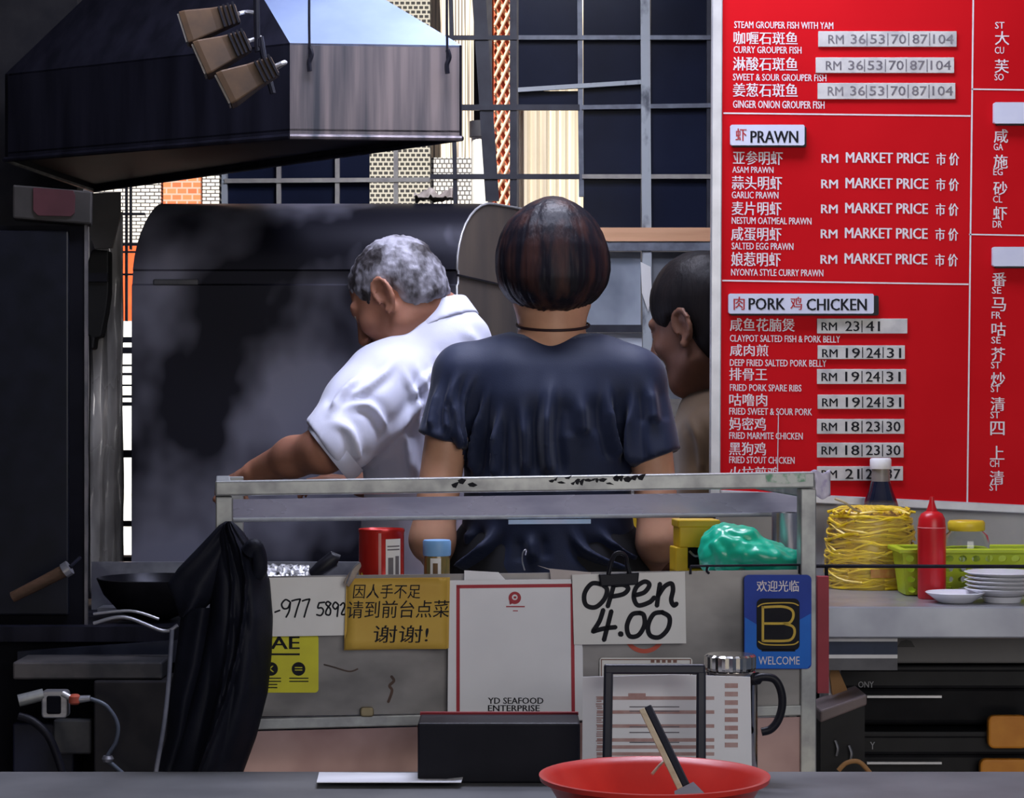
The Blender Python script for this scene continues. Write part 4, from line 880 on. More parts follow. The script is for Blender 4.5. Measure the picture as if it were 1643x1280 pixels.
def ae(m):
    f = -.0039
    put(m, 'AE', (434, 1021, 481, 1041), K, f, .035); m.face([K(x, y, f) for x, y in quad(420, 1048, 481, 1051)])
    for x in (435, 479):
        n = 20; m.face([K(x+11*math.cos(2*math.pi*i/n), 1073+11*math.sin(2*math.pi*i/n), f) for i in range(n)])
        for y in (1087, 1092)+((1097, 1102) if x < 450 else ()): m.face([K(a, b, f) for a, b in quad(x-15, y, x+(16 if y < 1095 else 10), y+1.8)])
marks(ac, ae, ink)
marks(ac, lambda m: [m.face([K(x, y, -.0034) for x, y in quad(473, 1070+4*i, 485, 1071.5+4*i)]) for i in range(2)]+[put(m, 'K', (430, 1068, 440, 1078), K, -.0034, .02)], MATS['lemon_sticker'], 'badge_detail')
bs = paper('blue_sticker', rr(1194, 922, 1302, 1073, 8), .003, mat('blue_sticker', (.008, .045, .36), (.006, .035, .30), rough=.35), 'bright blue welcome sticker with a yellow B on a black square, at the cart corner', 'sticker', .001)
def bband(m):
    pts = [(1195, 990), (1215, 1002), (1240, 1007), (1265, 1003), (1285, 993), (1301, 984), (1301, 1066), (1295, 1072), (1201, 1072), (1195, 1066)]; m.face([K(x, y, .0034) for x, y in pts])
marks(bs, bband, mat('azure_sticker', (.008, .15, .62), (.008, .13, .56), rough=.35), 'azure_band')
def bblk(m): m.face([K(x, y, .0037) for x, y in rr(1214, 960, 1283, 1043, 9)]); m.face([K(x, y, .0037) for x, y in quad(1222, 1041, 1276, 1045)])
marks(bs, bblk, ink, 'black_badge')
def bB(m):
    f = .0040; W = 4
    lines(m, [(1224, 974), (1224, 1027)], W, K, f); ribbon(m, [(1224, 974), (1255, 973), (1270, 978), (1273, 988), (1268, 998), (1258, 1000), (1226, 1000)], W, K, f)
    ribbon(m, [(1258, 1000), (1272, 1005), (1275, 1015), (1270, 1025), (1258, 1028), (1224, 1028)], W, K, f)
    ribbon(m, [(1216, 973), (1228, 968), (1268, 967), (1281, 971)], 2, K, f); ribbon(m, [(1217, 1029), (1230, 1034), (1270, 1034), (1281, 1029)], 2, K, f)
marks(bs, bB, mat('mustard_print', (.62, .42, .05), (.55, .36, .05), rough=.4), 'yellow_letter')
marks(bs, lambda m: put(m, '欢迎光临', (1214, 931, 1282, 949), K, .0040, .01), white_let); marks(bs, lambda m: put(m, 'WELCOME', (1217, 1053, 1283, 1066), K, .0040, .006), white_let)
rg = MB(); n = 40
o_ = [K(1034+34*math.cos(2*math.pi*i/n), 1014+34*math.sin(2*math.pi*i/n), -.0048) for i in range(n)]+[K(1034+27*math.cos(2*math.pi*i/n), 1014+27*math.sin(2*math.pi*i/n), -.0048) for i in range(n)]
rg.add(o_, [(i, (i+1) % n, n+(i+1) % n, n+i) for i in range(n)]); o = rg.build('ring_sticker', mat('orange_red_print', (.55, .10, .06), (.48, .08, .05), rough=.5)); tag(o, 'orange-red ring sticker peeping out under the Open 4.00 card', 'sticker')
sc_ = paper('small_notice', rr(962, 1055, 1111, 1098, 5), -.002, card, 'small cream notice with brown print behind the black stand', 'notice')
marks(sc_, lambda m: [m.face([K(x, y, -.0014) for x, y in quad(1044+i*9, 1058, 1050+i*9, 1063)]) for i in range(5)], mat('brown_print', (.25, .13, .10), (.2, .1, .08)), 'print')
marks(sc_, lambda m: lines(m, [(965, 1098), (965, 1058), (1108, 1058), (1108, 1098)], 1.5, K, -.0013), MATS['brown_print'], 'print_border')
hk = paper('spare_sheet', [(745, 915), (800, 918), (812, 931), (745, 931)], .002, white_p, 'edge of a white sheet sticking up behind the payment poster', 'sheet')
hk = paper('folded_card', [(862, 907), (880, 912), (948, 918), (948, 930), (884, 930), (882, 914)], .003, mat('dingy_card', (.52, .46, .44), (.45, .40, .38), rough=.6), 'dingy folded card edge left of the Open 4.00 card', 'card')
o = MB().tube(spline([K(842, 915, -.01), K(838, 900, -.01), K(839, 886, -.01), K(844, 882, -.012), K(843, 890, -.02)], 4), .0011, 6).build('wire_hook', steel, smooth=60); tag(o, 'thin bent wire hook standing up behind the payment poster', 'hook')
gp = thing('peg', 'small worn clothes peg gripping the corner of the yellow note', 'peg', K(566, 935, .014))
m = MB(); slab(m, [(551, 936), (556, 925), (571, 905), (578, 901), (580, 908), (568, 930), (560, 942)], K, .020, KB*.006); m.build('jaw', mat('worn_peg', (.40, .33, .27), (.22, .17, .14), rough=.5, scale=40), gp, bevel=.0015)
MB().tube(spline([K(556, 936, .021), K(566, 912, .0215), K(577, 902, .021)], 4), .0013, 6).build('spring', steel, gp)

# --- black jacket hanging over the left post
jk = thing('black_jacket', 'black cloth jacket hung over the left corner post of the cart', 'jacket', K(350, 1240, .03))
Ly = [836, 842, 850, 880, 930, 990, 1050, 1110, 1180, 1240, 1320]; Lx = [362, 352, 347, 344, 342, 334, 322, 306, 284, 262, 238]; Rx = [372, 380, 388, 412, 433, 438, 436, 430, 412, 390, 372]
rows = []; nr, nc = 90, 60
for i in range(nr):
    y = 836+(1320-836)*i/(nr-1); x0, x1 = np.interp(y, Ly, Lx), np.interp(y, Ly, Rx); row = []
    for j in range(nc):
        u = j/(nc-1); v = i/(nr-1); x = x0+(x1-x0)*u+4*math.sin(v*9+u*3)*math.sin(math.pi*u)*0
        b = .012+.052*math.sin(math.pi*u)**.55*min(1, .3+v*2.2)
        fo = .008*math.sin(u*9+v*3.5)*min(1, v*3)+.012*abs(noise.noise(Vector((u*3-v*1.2, v*1.6, 4))))*1.6+.010*max(0, 1-abs(u-.30-.16*v)/.05)+.012*max(0, 1-abs(u-.62+.25*v)/.05)
        row.append(K(x, y, b+fo*math.sin(math.pi*u)**.5))
    back = [K(x0+(x1-x0)*(1-q), y, .010) for q in (0, .33, .66, 1)]
    rows.append(row+back)
jm = mat('black_drill_cloth', (.005, .006, .012), (.010, .011, .020), rough=.6, spec=.2, scale=12, bump=.15, bscale=500)
m = MB(); m.grid(rows, wrap=True); m.face(rows[0]); m.face(rows[-1]); m.build('body', jm, jk, smooth=70)
def flap(pL, pR, ys, off, nm, bulge=.02, seed=0):
    rows = []
    for i in range(40):
        y = ys[0]+(ys[-1]-ys[0])*i/39; x0, x1 = np.interp(y, ys, pL), np.interp(y, ys, pR); row = []
        for j in range(16):
            u = j/15; row.append(K(x0+(x1-x0)*u, y, off+bulge*math.sin(math.pi*u)**.7+.006*math.sin(u*8+i*.12+seed)*math.sin(math.pi*u)))
        rows.append(row+[K(x0+(x1-x0)*(1-q), y, off-.006) for q in (.05, .5, .95)])
    m = MB(); m.grid(rows, wrap=True); m.face(rows[0]); m.face(rows[-1]); return m.build(nm, jm, jk, smooth=70)
flap([352, 318, 285, 268, 276, 284, 288], [372, 372, 368, 360, 350, 330, 300], [842, 878, 912, 938, 955, 975, 990], .010, 'sleeve', .022)
flap([292, 286, 280, 272, 268, 250, 236], [345, 340, 335, 322, 312, 300, 290], [975, 1020, 1070, 1120, 1180, 1240, 1320], .008, 'side_flap', .030, 2)
m = MB(); m.tube(spline([K(276, 1010, .02), K(270, 1100, .03), K(262, 1170, .03), K(250, 1240, .03), K(240, 1320, .03)], 6), .0035, 8); m.build('lining_edge', mat('grey_lining', (.24, .25, .32), (.12, .13, .18), rough=.5), jk, smooth=60)
m = MB(); m.tube(spline([K(398, 886, .045), K(408, 876, .05), K(415, 890, .045), K(416, 915, .04), K(405, 925, .03)], 6), [.012]*25, 10); m.build('hood_roll', jm, jk, smooth=60)

# --- things in the case
Zs = ZS+.0005
def on(px, off, z=None): p = K(px, 640, off); return Vector((p.x, p.y, Zs if z is None else z))
def hpx(py, p): return CZ-(py-CY)/F*p.y
pc = on(612, -.07); h = hpx(848, pc)-Zs; r_ = 37.5/F*pc.y
can = thing('food_can', 'red food can with a white label panel standing in the cart case', 'can', pc)
MB().lathe([(0, 0), (r_*.97, 0), (r_, .003), (r_*.97, .006), (r_*.97, h-.006), (r_, h-.003), (r_*.98, h), (r_*.9, h-.003), (0, h-.003)], pc, 40).build('body', mat('can_red', (.50, .025, .015), (.38, .012, .010), rough=.25, metal=.3, scale=9, stretch=(3, 3, .2)), can, smooth=40)
def cyl(mb, c, r, a0, a1, z0, z1, n=14, top=None):
    rws = []
    for k_ in (0, 1): rws.append([Vector((c.x+r*math.sin(rad(a0+(a1-a0)*i/n)), c.y-r*math.cos(rad(a0+(a1-a0)*i/n)), c.z+(z0 if not k_ else (top(i/n) if top else z1)))) for i in range(n+1)])
    mb.grid(rws)
m = MB(); cyl(m, pc, r_*.985, 14, 58, h*.06, h*.86); m.build('label', card, can)
m = MB(); [cyl(m, pc, r_*.991, 18, 54, h*(.74-.05*i), h*(.76-.05*i), 6) for i in range(2)]; cyl(m, pc, r_*.991, 20, 34, h*.2, h*.58, 6); cyl(m, pc, r_*.991, 40, 52, h*.12, h*.6, 6); m.build('print', mat('grey_print', (.12, .11, .12), (.2, .18, .18)), can)
m = MB(); cyl(m, pc, r_*.980, -88, 8, h*.0, h*.3, 40, lambda t: h*(.24+.16*abs(math.sin(t*13))*(.5+.5*math.sin(t*5+1)))); m.build('yellow_flames', mat('can_yellow', (.72, .42, .02), (.62, .34, .02), rough=.3), can)
m = MB(); cyl(m, pc, r_*.983, -4, 3, h*.3, h*.95); m.build('gloss_strip', mat('can_pink', (.62, .28, .24), (.55, .22, .2), rough=.3), can)
pj = on(701, -.05); h = hpx(866, pj)-Zs; r_ = 21.5/F*pj.y; hl = hpx(889, pj)-Zs
jar = thing('spice_jar', 'small jar of brown paste with a sky blue lid in the cart case', 'jar', pj)
MB().lathe([(0, 0), (r_*.93, 0), (r_*.97, .004), (r_*.97, hl-.008), (r_*.9, hl), (0, hl)], pj, 32).build('body', mat('brown_paste', (.34, .20, .06), (.14, .12, .04), rough=.2, scale=60, stretch=(1.6, 1.6, .3), coat=.5), jar, smooth=40)
MB().lathe([(r_*1.02, hl-.002), (r_*1.05, hl), (r_*1.05, h-.002), (r_*.98, h), (0, h)], pj, 40).build('lid', mat('sky_blue_lid', (.20, .40, .68), (.17, .36, .62), rough=.4), jar, smooth=40)
m = MB(); cyl(m, pj, r_*.985, -28, 20, hl*.05, hl*.92); m.build('label', card, jar)
m = MB(); cyl(m, pj, r_*.99, -16, 6, hl*.1, hl*.8); m.build('print', mat('jar_print', (.16, .09, .04), (.1, .06, .03)), jar)
rows = []
for i in range(7): rows.append([K(422+74*j/20, 926-20*i/6, -.012-.006*i)+Vector((0, .006*noise.noise(Vector((j*.5, i*.6, 2))), .004*noise.noise(Vector((j*.8, i*.7, 7))))) for j in range(21)])
o = MB().grid(rows).build('foil_wrap', mat('crinkled_film', (.66, .66, .68), (.14, .14, .15), rough=.25, metal=.5, scale=120, lo=.42, hi=.6), smooth=20, solid=.001); tag(o, 'crinkled silver wrap sticking up behind the number card', 'wrap')
p0 = on(515, -.05)
o = MB().tube([K(500, 924, -.05), K(515, 912, -.05), K(536, 896, -.05), K(543, 899, -.05)], [.009, .012, .013, .009], 14).build('knife_handle', blk, smooth=50); tag(o, 'rounded black handle poking up left of the red can', 'handle')
# green plastic bag
pb_ = on(1205, -.12); s1 = pb_.y/F
fd = Field((K(1105, 640, -.12).x, pb_.y-.08, Zs-.004), (K(1300, 640, -.12).x, pb_.y+.09, Zs+.11), .003)
fd.ell(Vector((K(1158, 640, -.12).x, pb_.y, hpx(884, pb_))), (36*s1, .05, 38*s1)); fd.ell(Vector((K(1160, 640, -.12).x, pb_.y+.01, hpx(862, pb_))), (17*s1, .025, 20*s1), None, .02)
fd.ell(Vector((K(1215, 640, -.12).x, pb_.y-.01, hpx(893, pb_))), (52*s1, .055, 30*s1), orient((0, 1, 0), (.25, 0, 1)), .03); fd.ell(Vector((K(1258, 640, -.12).x, pb_.y-.01, hpx(905, pb_))), (36*s1, .045, 22*s1), None, .03)
fd.ell(Vector((K(1192, 640, -.12).x, pb_.y, hpx(860, pb_))), (14*s1, .03, 13*s1), None, .03); fd.cut((0, 0, Zs), (0, 0, -1)); V, Q = fd.mesh(); V = relax(V, Q, 2); N = normals(V, Q)
d = np.array([.010*(abs(noise.noise(Vector((v[0]*24+v[2]*14, v[1]*22, v[2]*30))))-.2)+.004*noise.noise(Vector(v*70)) for v in V]); d[V[:, 2] < Zs+.002] *= .1
V = V+N*d[:, None]; V[:, 2] = np.maximum(V[:, 2], Zs); o = soft(V, Q, 'plastic_bag', mat('jade_plastic', (.012, .44, .26), (.010, .33, .20), rough=.25, scale=10, spec=.6, sss=.1)); tag(o, 'crumpled jade green plastic bag sitting in the right end of the cart case', 'bag')
rk = MB(); rk.tube([K(1108, 908, -.004), K(1285, 906, -.004)], .0018, 8); rk.tube([K(1108, 908, -.004), K(1108, 921, -.004)], .0018, 8); rk.tube(spline([K(1136, 907, -.004), K(1134, 915, -.004), K(1138, 920, -.004)], 4), .0018, 8); rk.tube([K(1283, 906, -.004), K(1283, 920, -.004)], .0018, 8)
o = rk.build('wire_rack', soot, smooth=50); tag(o, 'thin dark wire rack along the cart front below the green bag', 'rack')
pm = on(1262, -.25); h = hpx(822, pm)-Zs
mg = thing('steel_mug', 'steel mug with an upright handle at the back right of the cart case', 'mug', pm)
r_ = 24/F*pm.y
MB().lathe([(0, 0), (r_*.9, 0), (r_, .006), (r_, h), (r_*.94, h), (r_*.92, .01), (0, .008)], pm, 36).build('body', mat('pale_steel', (.58, .58, .62), (.36, .36, .42), rough=.25, metal=.8, stretch=(4, 4, .2)), mg, smooth=40)
MB().tube(spline([pm+Vector((r_*.9, -.012, h*.85)), pm+Vector((r_*1.3, -.02, h*.75)), pm+Vector((r_*1.3, -.02, h*.35)), pm+Vector((r_*.9, -.012, h*.25))], 6), .004, 8).build('handle', steel, mg, smooth=50)
pyb = on(1112, -.24); h = hpx(835, pyb)-Zs; m = MB(); cad = thing('yellow_caddy', 'yellow plastic caddy with a dark opening left of the green bag', 'caddy', pyb)
ym = mat('yolk_plastic', (.60, .38, .01), (.50, .31, .01), rough=.4)
kbx = lambda mb, x0, x1, y0, y1, off, dp: mb.prism([K(x, y, off) for x, y in ((x0, y0), (x1, y0), (x1, y1), (x0, y1))], KB*dp)
m = MB(); kbx(m, 1090, 1154, 836, 878, -.20, .05); kbx(m, 1084, 1104, 878, 921, -.20, .05); kbx(m, 1134, 1154, 878, 921, -.20, .05); kbx(m, 1084, 1154, 913, 922, -.20, .05); m.build('frame', ym, cad, bevel=.002)
m = MB(); kbx(m, 1104, 1134, 878, 912, -.225, .004); m.build('opening', soot, cad); m = MB(); kbx(m, 1088, 1156, 834, 846, -.198, .054); m.build('rim', ym, cad, bevel=.002)
MB().tube(spline([K(1106, 884, -.215), K(1116, 892, -.212), K(1128, 888, -.215)], 4), .002, 6).build('clasp', steel, cad)

# ------------------------------------------------------------------ prep table behind (between cart and window)
YP = 4.52
pt = thing('prep_table', 'steel prep table behind the standing people', 'table', (.30, 4.8, 0)); zt = CZ-(872-CY)/F*YP
yb = None
m = MB(); m.box((.06, 4.99, zt-.03), (.62, 5.40, zt)); m.build('top', steel, pt, bevel=.003)
for x, y in ((.09, 5.02), (.59, 5.02), (.09, 5.37), (.59, 5.37)): MB().box((x-.015, y-.015, 0), (x+.015, y+.015, zt-.03)).build('leg', steel, pt)
yb = P(1020, 872, 5.06); yb.z = zt; bt = thing('yellow_bottle', 'yellow bottle with a white cap glimpsed between the navy T-shirt and its right arm', 'bottle', yb)
MB().lathe([(0, 0), (.026, 0), (.028, .004), (.028, .055), (.020, .062), (0, .062)], yb, 28).build('body', ym, bt, smooth=40); MB().lathe([(.019, .060), (.020, .064), (.020, .078), (0, .079)], yb, 24).build('cap', card, bt, smooth=40)

# ------------------------------------------------------------------ menu board
YMB = 4.15
def MBp(px, py, off=0.): return P(px, py, YMB-off)
mb_ = thing('menu_board', 'large red menu board in a silver frame listing prawn, pork and chicken dishes', 'board', P(1450, 800, YMB))
XR = 1840
ybot = lambda x: 786+(x-1158)*.0495; m = MB(); slab(m, [(1150, -40), (XR, -30), (XR, ybot(XR)), (1150, ybot(1150))], MBp, 0, (0, .012, 0)); m.build('panel', red_board, mb_)
m = MB()
for q in ([(1143, -44), (1160, -44), (1156, ybot(1156)+14), (1139, ybot(1139)+14)], [(1156, ybot(1156)), (XR, ybot(XR)), (XR, ybot(XR)+14), (1156, ybot(1156)+14)], [(XR, -40), (XR+14, -40), (XR+14, ybot(XR)+14), (XR, ybot(XR)+14)], [(1143, -54), (XR+14, -48), (XR+14, -32), (1143, -38)]):
    slab(m, q, MBp, .006, (0, .022, 0)); m.build('frame', alu, mb_, bevel=.002); m = MB()
m = MB(); f = .0008
lines(m, [(1162, 181.5), (1556, 186)], 2.4, MBp, f); lines(m, [(1160, 450), (1553, 456)], 2.4, MBp, f); lines(m, [(1562, -34), (1552, ybot(1552))], 2.6, MBp, f); lines(m, [(1560, 143), (1830, 147)], 2.2, MBp, f); lines(m, [(1556, 376), (1830, 381)], 2.2, MBp, f)
m.build('divider_lines', white_let, mb_)
dishes = [('STEAM GROUPER FISH WITH YAM', (1178, 34, 1337, 45), None, None), ('CURRY GROUPER FISH', (1177, 74, 1286, 85), '咖喱石斑鱼', (1177, 50, 1280, 71)), ('SWEET & SOUR GROUPER FISH', (1176, 118, 1326, 129), '淋酸石斑鱼', (1176, 91, 1280, 113)), ('GINGER ONION GROUPER FISH', (1176, 161, 1323, 173), '姜葱石斑鱼', (1176, 133, 1280, 155)),
          ('ASAM PRAWN', (1175, 267, 1241, 277), '亚参明虾', (1176, 242, 1256, 264)), ('GARLIC PRAWN', (1174, 307, 1249, 318), '蒜头明虾', (1174, 282, 1255, 304)), ('NESTUM OATMEAL PRAWN', (1174, 348, 1302, 359), '麦片明虾', (1174, 323, 1254, 345)), ('SALTED EGG PRAWN', (1174, 389, 1273, 400), '咸蛋明虾', (1173, 364, 1254, 386)), ('NYONYA STYLE CURRY PRAWN', (1173, 431, 1321, 442), '娘惹明虾', (1173, 404, 1253, 427)),
          ('CLAYPOT SALTED FISH & PORK BELLY', (1171, 537, 1348, 548), '咸鱼花腩煲', (1171, 510, 1275, 531)), ('DEEP FRIED SALTED PORK BELLY', (1171, 576, 1326, 587), '咸肉煎', (1171, 552, 1233, 571)), ('FRIED PORK SPARE RIBS', (1171, 616, 1286, 627), '排骨王', (1170, 590, 1231, 610)), ('FRIED SWEET & SOUR PORK', (1170, 654, 1303, 665), '咕噜肉', (1170, 631, 1231, 651)),
          ('FRIED MARMITE CHICKEN', (1170, 693, 1288, 704), '妈密鸡', (1170, 669, 1229, 690)), ('FRIED STOUT CHICKEN', (1170, 732, 1275, 743), '黑狗鸡', (1170, 709, 1229, 730)), (None, None, '火拉煎鸡', (1170, 748, 1250, 768))]
def let(nm, s_, b, bold=.012, slope=.010):
    m = MB(); put(m, s_, b, MBp, f, bold, slope=slope); m.build(nm, white_let, mb_)
for en, eb, cn_, cb in dishes:
    if en: let('english_dish_name', en, eb, .016)
    if cn_: let('chinese_dish_name', cn_, cb, .014)
for i, y in enumerate((246, 287, 327, 367, 408)):
    let('currency', 'RM', (1318-i*.4, y+1, 1345-i*.4, y+15), .03); let('market_price', 'MARKET PRICE', (1357-i*.5, y-2, 1490-i*.5, y+15), .03); let('chinese_price', '市 价', (1502-i*.5, y-1, 1539-i*.5, y+19), .02)
for ch, y in (('大', 50), ('芙', 95), ('咸', 207), ('施', 248), ('砂', 291), ('虾', 331), ('番', 437), ('马', 477), ('咕', 517), ('芥', 557), ('炒', 597), ('清', 637), ('四', 676), ('上', 715), ('清', 755)): let('chinese_dish_name', ch, (1597-y*.012, y, 1620-y*.012, y+22))
for s_, y in (('ST', 35), ('CU', 75), ('SO', 118), ('GA', 230), ('EG', 270), ('CL', 314), ('DR', 354), ('SE', 460), ('FR', 500), ('SE', 540), ('ST', 580), ('ST', 618), ('ST', 660), ('CH', 738), ('ST', 776)): let('english_dish_name', s_, (1597-y*.012, y, 1612-y*.012, y+11))
def plate(q, segs, bold=.012, mt=plate_g, tm=ink):
    x0, y0, x1, y1 = q; m = MB(); slab(m, quad(x0, y0, x1, y1), MBp, .0035, (0, .0034, 0)); o = m.build('price_strip', mt, mb_, bevel=.0006)
    m = MB()
    for s_, b in segs:
        if s_ == '|': m.face([MBp(x, y, .0039) for x, y in quad(b-.8, y0+3, b+.8, y1-2)])
        else: put(m, s_, b, MBp, .0039, bold, slope=.008)
    m.build('price_lettering', tm, o)
grey_ink = mat('faded_ink', (.13, .12, .14), (.22, .20, .22), rough=.6, scale=40)
for q in ((1313, 50, 1535, 75), (1309, 92, 1531, 117), (1312, 133, 1533, 159)):
    x, y = q[0], q[1]; segs = [('RM', (x+16, y+6, x+41, y+20))]+[(n_, (x+52+i*34-(3 if i else 0), y+5, x+(76 if i == 0 else 73)+i*34, y+20)) for i, n_ in enumerate(('36', '53', '70', '87'))]+[('104', (x+184, y+5, x+217, y+20))]+[('|', x+78+i*33.5) for i in range(4)]
    plate(q, segs, .012, plate_g, grey_ink)
for q, ns in (((1311, 511, 1456, 535), ('23', '41')), ((1312, 554, 1452, 576), ('19', '24', '31')), ((1311, 592, 1454, 616), ('19', '24', '31')), ((1312, 633, 1451, 656), ('19', '24', '31')), ((1311, 672, 1451, 696), ('18', '23', '30')), ((1311, 710, 1450, 734), ('18', '23', '30')), ((1311, 748, 1449, 771), ('21', '27', '37'))):
    x, y = q[0], q[1]; segs = [('RM', (x+7, y+6, x+32, y+19))]+[(n_, (x+45+i*33, y+4, x+68+i*33, y+20)) for i, n_ in enumerate(ns)]+[('|', x+72+i*33) for i in range(len(ns)-1)]
    plate(q, segs, .02)
def hplate(q, segs):
    m = MB(); slab(m, rr(*q, 3), MBp, .012, (0, .0118, 0)); o = m.build('heading_plate', [plate_l], mb_)
    m = MB(); x0, y0, x1, y1 = q; slab(m, rr(x0+3, y0+3, x1+8 if x1 > 1350 else x1+3, y1+3, 3), MBp, .006, (0, .0058, 0)); m.build('heading_backing', blk, mb_)
    for s_, b, k_ in segs:
        m = MB(); put(m, s_, b, MBp, .0125, .03 if k_ == 0 else .015); m.build('heading_lettering', (ink, red_let)[k_], o)
hplate((1172, 200, 1291, 233), [('虾', (1180, 206, 1198, 226), 1), ('PRAWN', (1204, 210, 1281, 229), 0)])
hplate((1169, 471, 1402, 503), [('肉', (1177, 476, 1195, 497), 1), ('PORK', (1201, 478, 1260, 497), 0), ('鸡', (1268, 476, 1287, 497), 1), ('CHICKEN', (1294, 479, 1391, 498), 0)])
hplate((1595, 164, 1690, 198), []); hplate((1593, 396, 1690, 427), [])
# stray string on the board
MB().tube([MBp(1249, 660, .002), MBp(1247, 790, .002)], .0009, 6).build('string', white_let, mb_)

# ------------------------------------------------------------------ right-hand counter and what stands on it
YC0, YC1 = 3.62, 4.165; ZC = CZ-(973-CY)/F*YC0
ct = thing('steel_counter', 'long steel counter under the menu board at right', 'counter', (.9, 3.95, 0)); x0 = P(1318, 0, YC0).x
m = MB(); m.box((x0, YC0, ZC-.006), (1.7, YC1, ZC)); m.build('top', steel, ct)
m = MB(); m.box((x0, YC0-.002, ZC-.052), (1.7, YC0+.008, ZC)); m.build('front_edge', mat('bluish_edge_steel', (.40, .42, .48), (.26, .27, .33), rough=.35, metal=.6, scale=7), ct, bevel=.003)
for x, y in ((x0+.03, YC0+.11), (1.62, YC0+.11), (x0+.05, YC1-.05), (1.62, YC1-.05)): MB().tube([(x, y, 0), (x, y, ZC-.006)], .018, 12).build('leg', steel, ct)
m = MB(); m.box((P(1380, 0, 3.80).x, 3.80, P(0, 1064, 3.80).z), (1.6, 4.10, ZC-.05)); dr = m.build('drawer', mat('grey_drawer', (.17, .165, .165), (.13, .125, .125), rough=.5, scale=5), ct, bevel=.004)
m = MB(); slab(m, [(1440, 1038), (1446, 1029), (1454, 1026), (1462, 1028), (1468, 1038)], flat(3.80), .001, (0, .001, 0)); m.build('handle', mat('dark_smudge', (.05, .05, .05), (.07, .07, .07)), dr)
gr_ = thing('guard_rail', 'thin dark rail running above the front edge of the steel counter', 'rail', (1.0, 3.60, ZC))
MB().tube([P(1304, 908, 3.60), P(1800, 909, 3.60)], .003, 8).build('guard_rod', soot, gr_, smooth=50)
for x in (P(1326, 0, 3.60).x, P(1790, 0, 3.60).x): MB().tube([(x, 3.60, P(0, 908, 3.60).z), (x, 3.60, ZC-.03), (x, 3.617, ZC-.03)], .003, 8).build('guard_bracket', soot, gr_, smooth=50)
sbx = thing('folded_tray', 'navy and steel folded tray under the left end of the steel counter', 'tray', P(1380, 1066, 3.78))
for (a, b, mt_) in ((1020, 1024, soot), (1024, 1029, alu), (1029, 1050, mat('navy_band', (.03, .04, .08), (.02, .03, .06), rough=.3)), (1050, 1056, alu), (1056, 1075, mat('dim_steel', (.10, .10, .11), (.07, .07, .08), rough=.4, metal=.4))):
    m = MB(); slab(m, quad(1326, a, 1440, b), flat(3.655), 0, (0, .03, 0)); m.build('band', mt_, sbx)
slab_ = MB(); slab(slab_, [(1312, 925), (1330, 925), (1330, 1112), (1312, 1112)], flat(3.57), 0, (0, .02, 0)); o = slab_.build('red_board_strip', mat('dull_red_panel', (.36, .04, .06), (.26, .03, .045), rough=.5, scale=8)); tag(o, 'dull red strip standing between the cart corner and the steel counter', 'board')
# black tubs below
ZTB = .0
tubm = mat('black_tub', (.007, .007, .009), (.011, .011, .013), rough=.45, spec=.25, scale=20)
def tub(label, y0, y1, z0, Y, lab):
    r = thing('black_tub', label, 'tub', P(1500, y1, Y), 'black tubs under the counter'); zt_ = P(0, y0, Y).z; xa = P(1352, 0, Y).x; xb = 1.15
    m = MB(); rows = []
    for z, g in ((z0, -.02), (z0+.01, -.015), (zt_-.03, 0), (zt_-.03, .012), (zt_, .012)):
        rows.append([Vector((x, y, z)) for x, y in ((xa-g, Y-g), (xb+g, Y-g), (xb+g, Y+.30+g), (xa-g, Y+.30+g))])
    m.grid(rows, wrap=True); m.face(rows[0]); m.build('body', tubm, r, bevel=.006)
    m = MB(); m.box((xa-.016, Y-.016, zt_), (xb+.016, Y+.316, zt_+.012)); m.build('lid', tubm, r, bevel=.004)
    m = MB(); put(m, lab[0], lab[1], flat(Y-.0135), .0, .01); m.build('lettering', mat('grey_lettering', (.32, .32, .34), (.26, .26, .28), rough=.5), r)
    m = MB(); m.box((xa+.04, Y-.018, zt_-.045), (xa+.17, Y-.012, zt_-.041)); m.build('lid_clip', alu, r); return r
z1_ = P(0, 1166, 3.86).z
tubA = tub('upper black plastic tub under the grey drawer at right', 1076, 1164, z1_, 3.86, ('ONY', (1377, 1093, 1402, 1103)))
tubB = tub('lower black plastic tub, stacked under another in the right corner', 1182, 1400, .0, 3.86, ('Y', (1396, 1162+28, 1404, 1174+28)))
org = mat('orange_plastic', (.62, .25, .03), (.52, .19, .02), rough=.4)
for r_, q_ in ((tubA, (1586, 1148, 1650, 1201)), (tubB, (1573, 1218, 1650, 1290))):
    m = MB(); slab(m, rr(*q_, 10), flat(3.826), 0, (0, .018, 0)); m.build('latch', org, r_, bevel=.004)['label'] = 'orange latch'
bxr = thing('lidded_crate', 'black crate with a mauve-brown lid beside the right corner of the cart', 'crate', P(1350, 1240, 3.62))
YL = 3.60
m = MB(); m.prism([P(1316, 1140, YL), P(1391, 1114, YL), P(1391, 1131, YL), P(1316, 1160, YL)], (0, .12, 0)); m.build('lid', mat('mauve_lid', (.20, .15, .15), (.14, .11, .11), rough=.45), bxr, bevel=.003)
m = MB(); z0 = P(0, 1160, YL).z; a, b = P(1318, 0, YL).x, P(1389, 0, YL).x; m.prism([Vector((a, YL+.01, 0)), Vector((b, YL+.01, 0)), Vector((b, YL+.01, P(0, 1131, YL).z)), Vector((a, YL+.01, z0))], (0, .12, 0)); m.build('body', tubm, bxr)
for x, y in ((1340, 1188), (1362, 1196)): MB().tube(spline([P(x, y, YL+.006), P(x+4, y+12, YL+.002), P(x+2, y+24, YL+.006)], 4), .0022, 6).build('catch', steel, bxr, smooth=50)
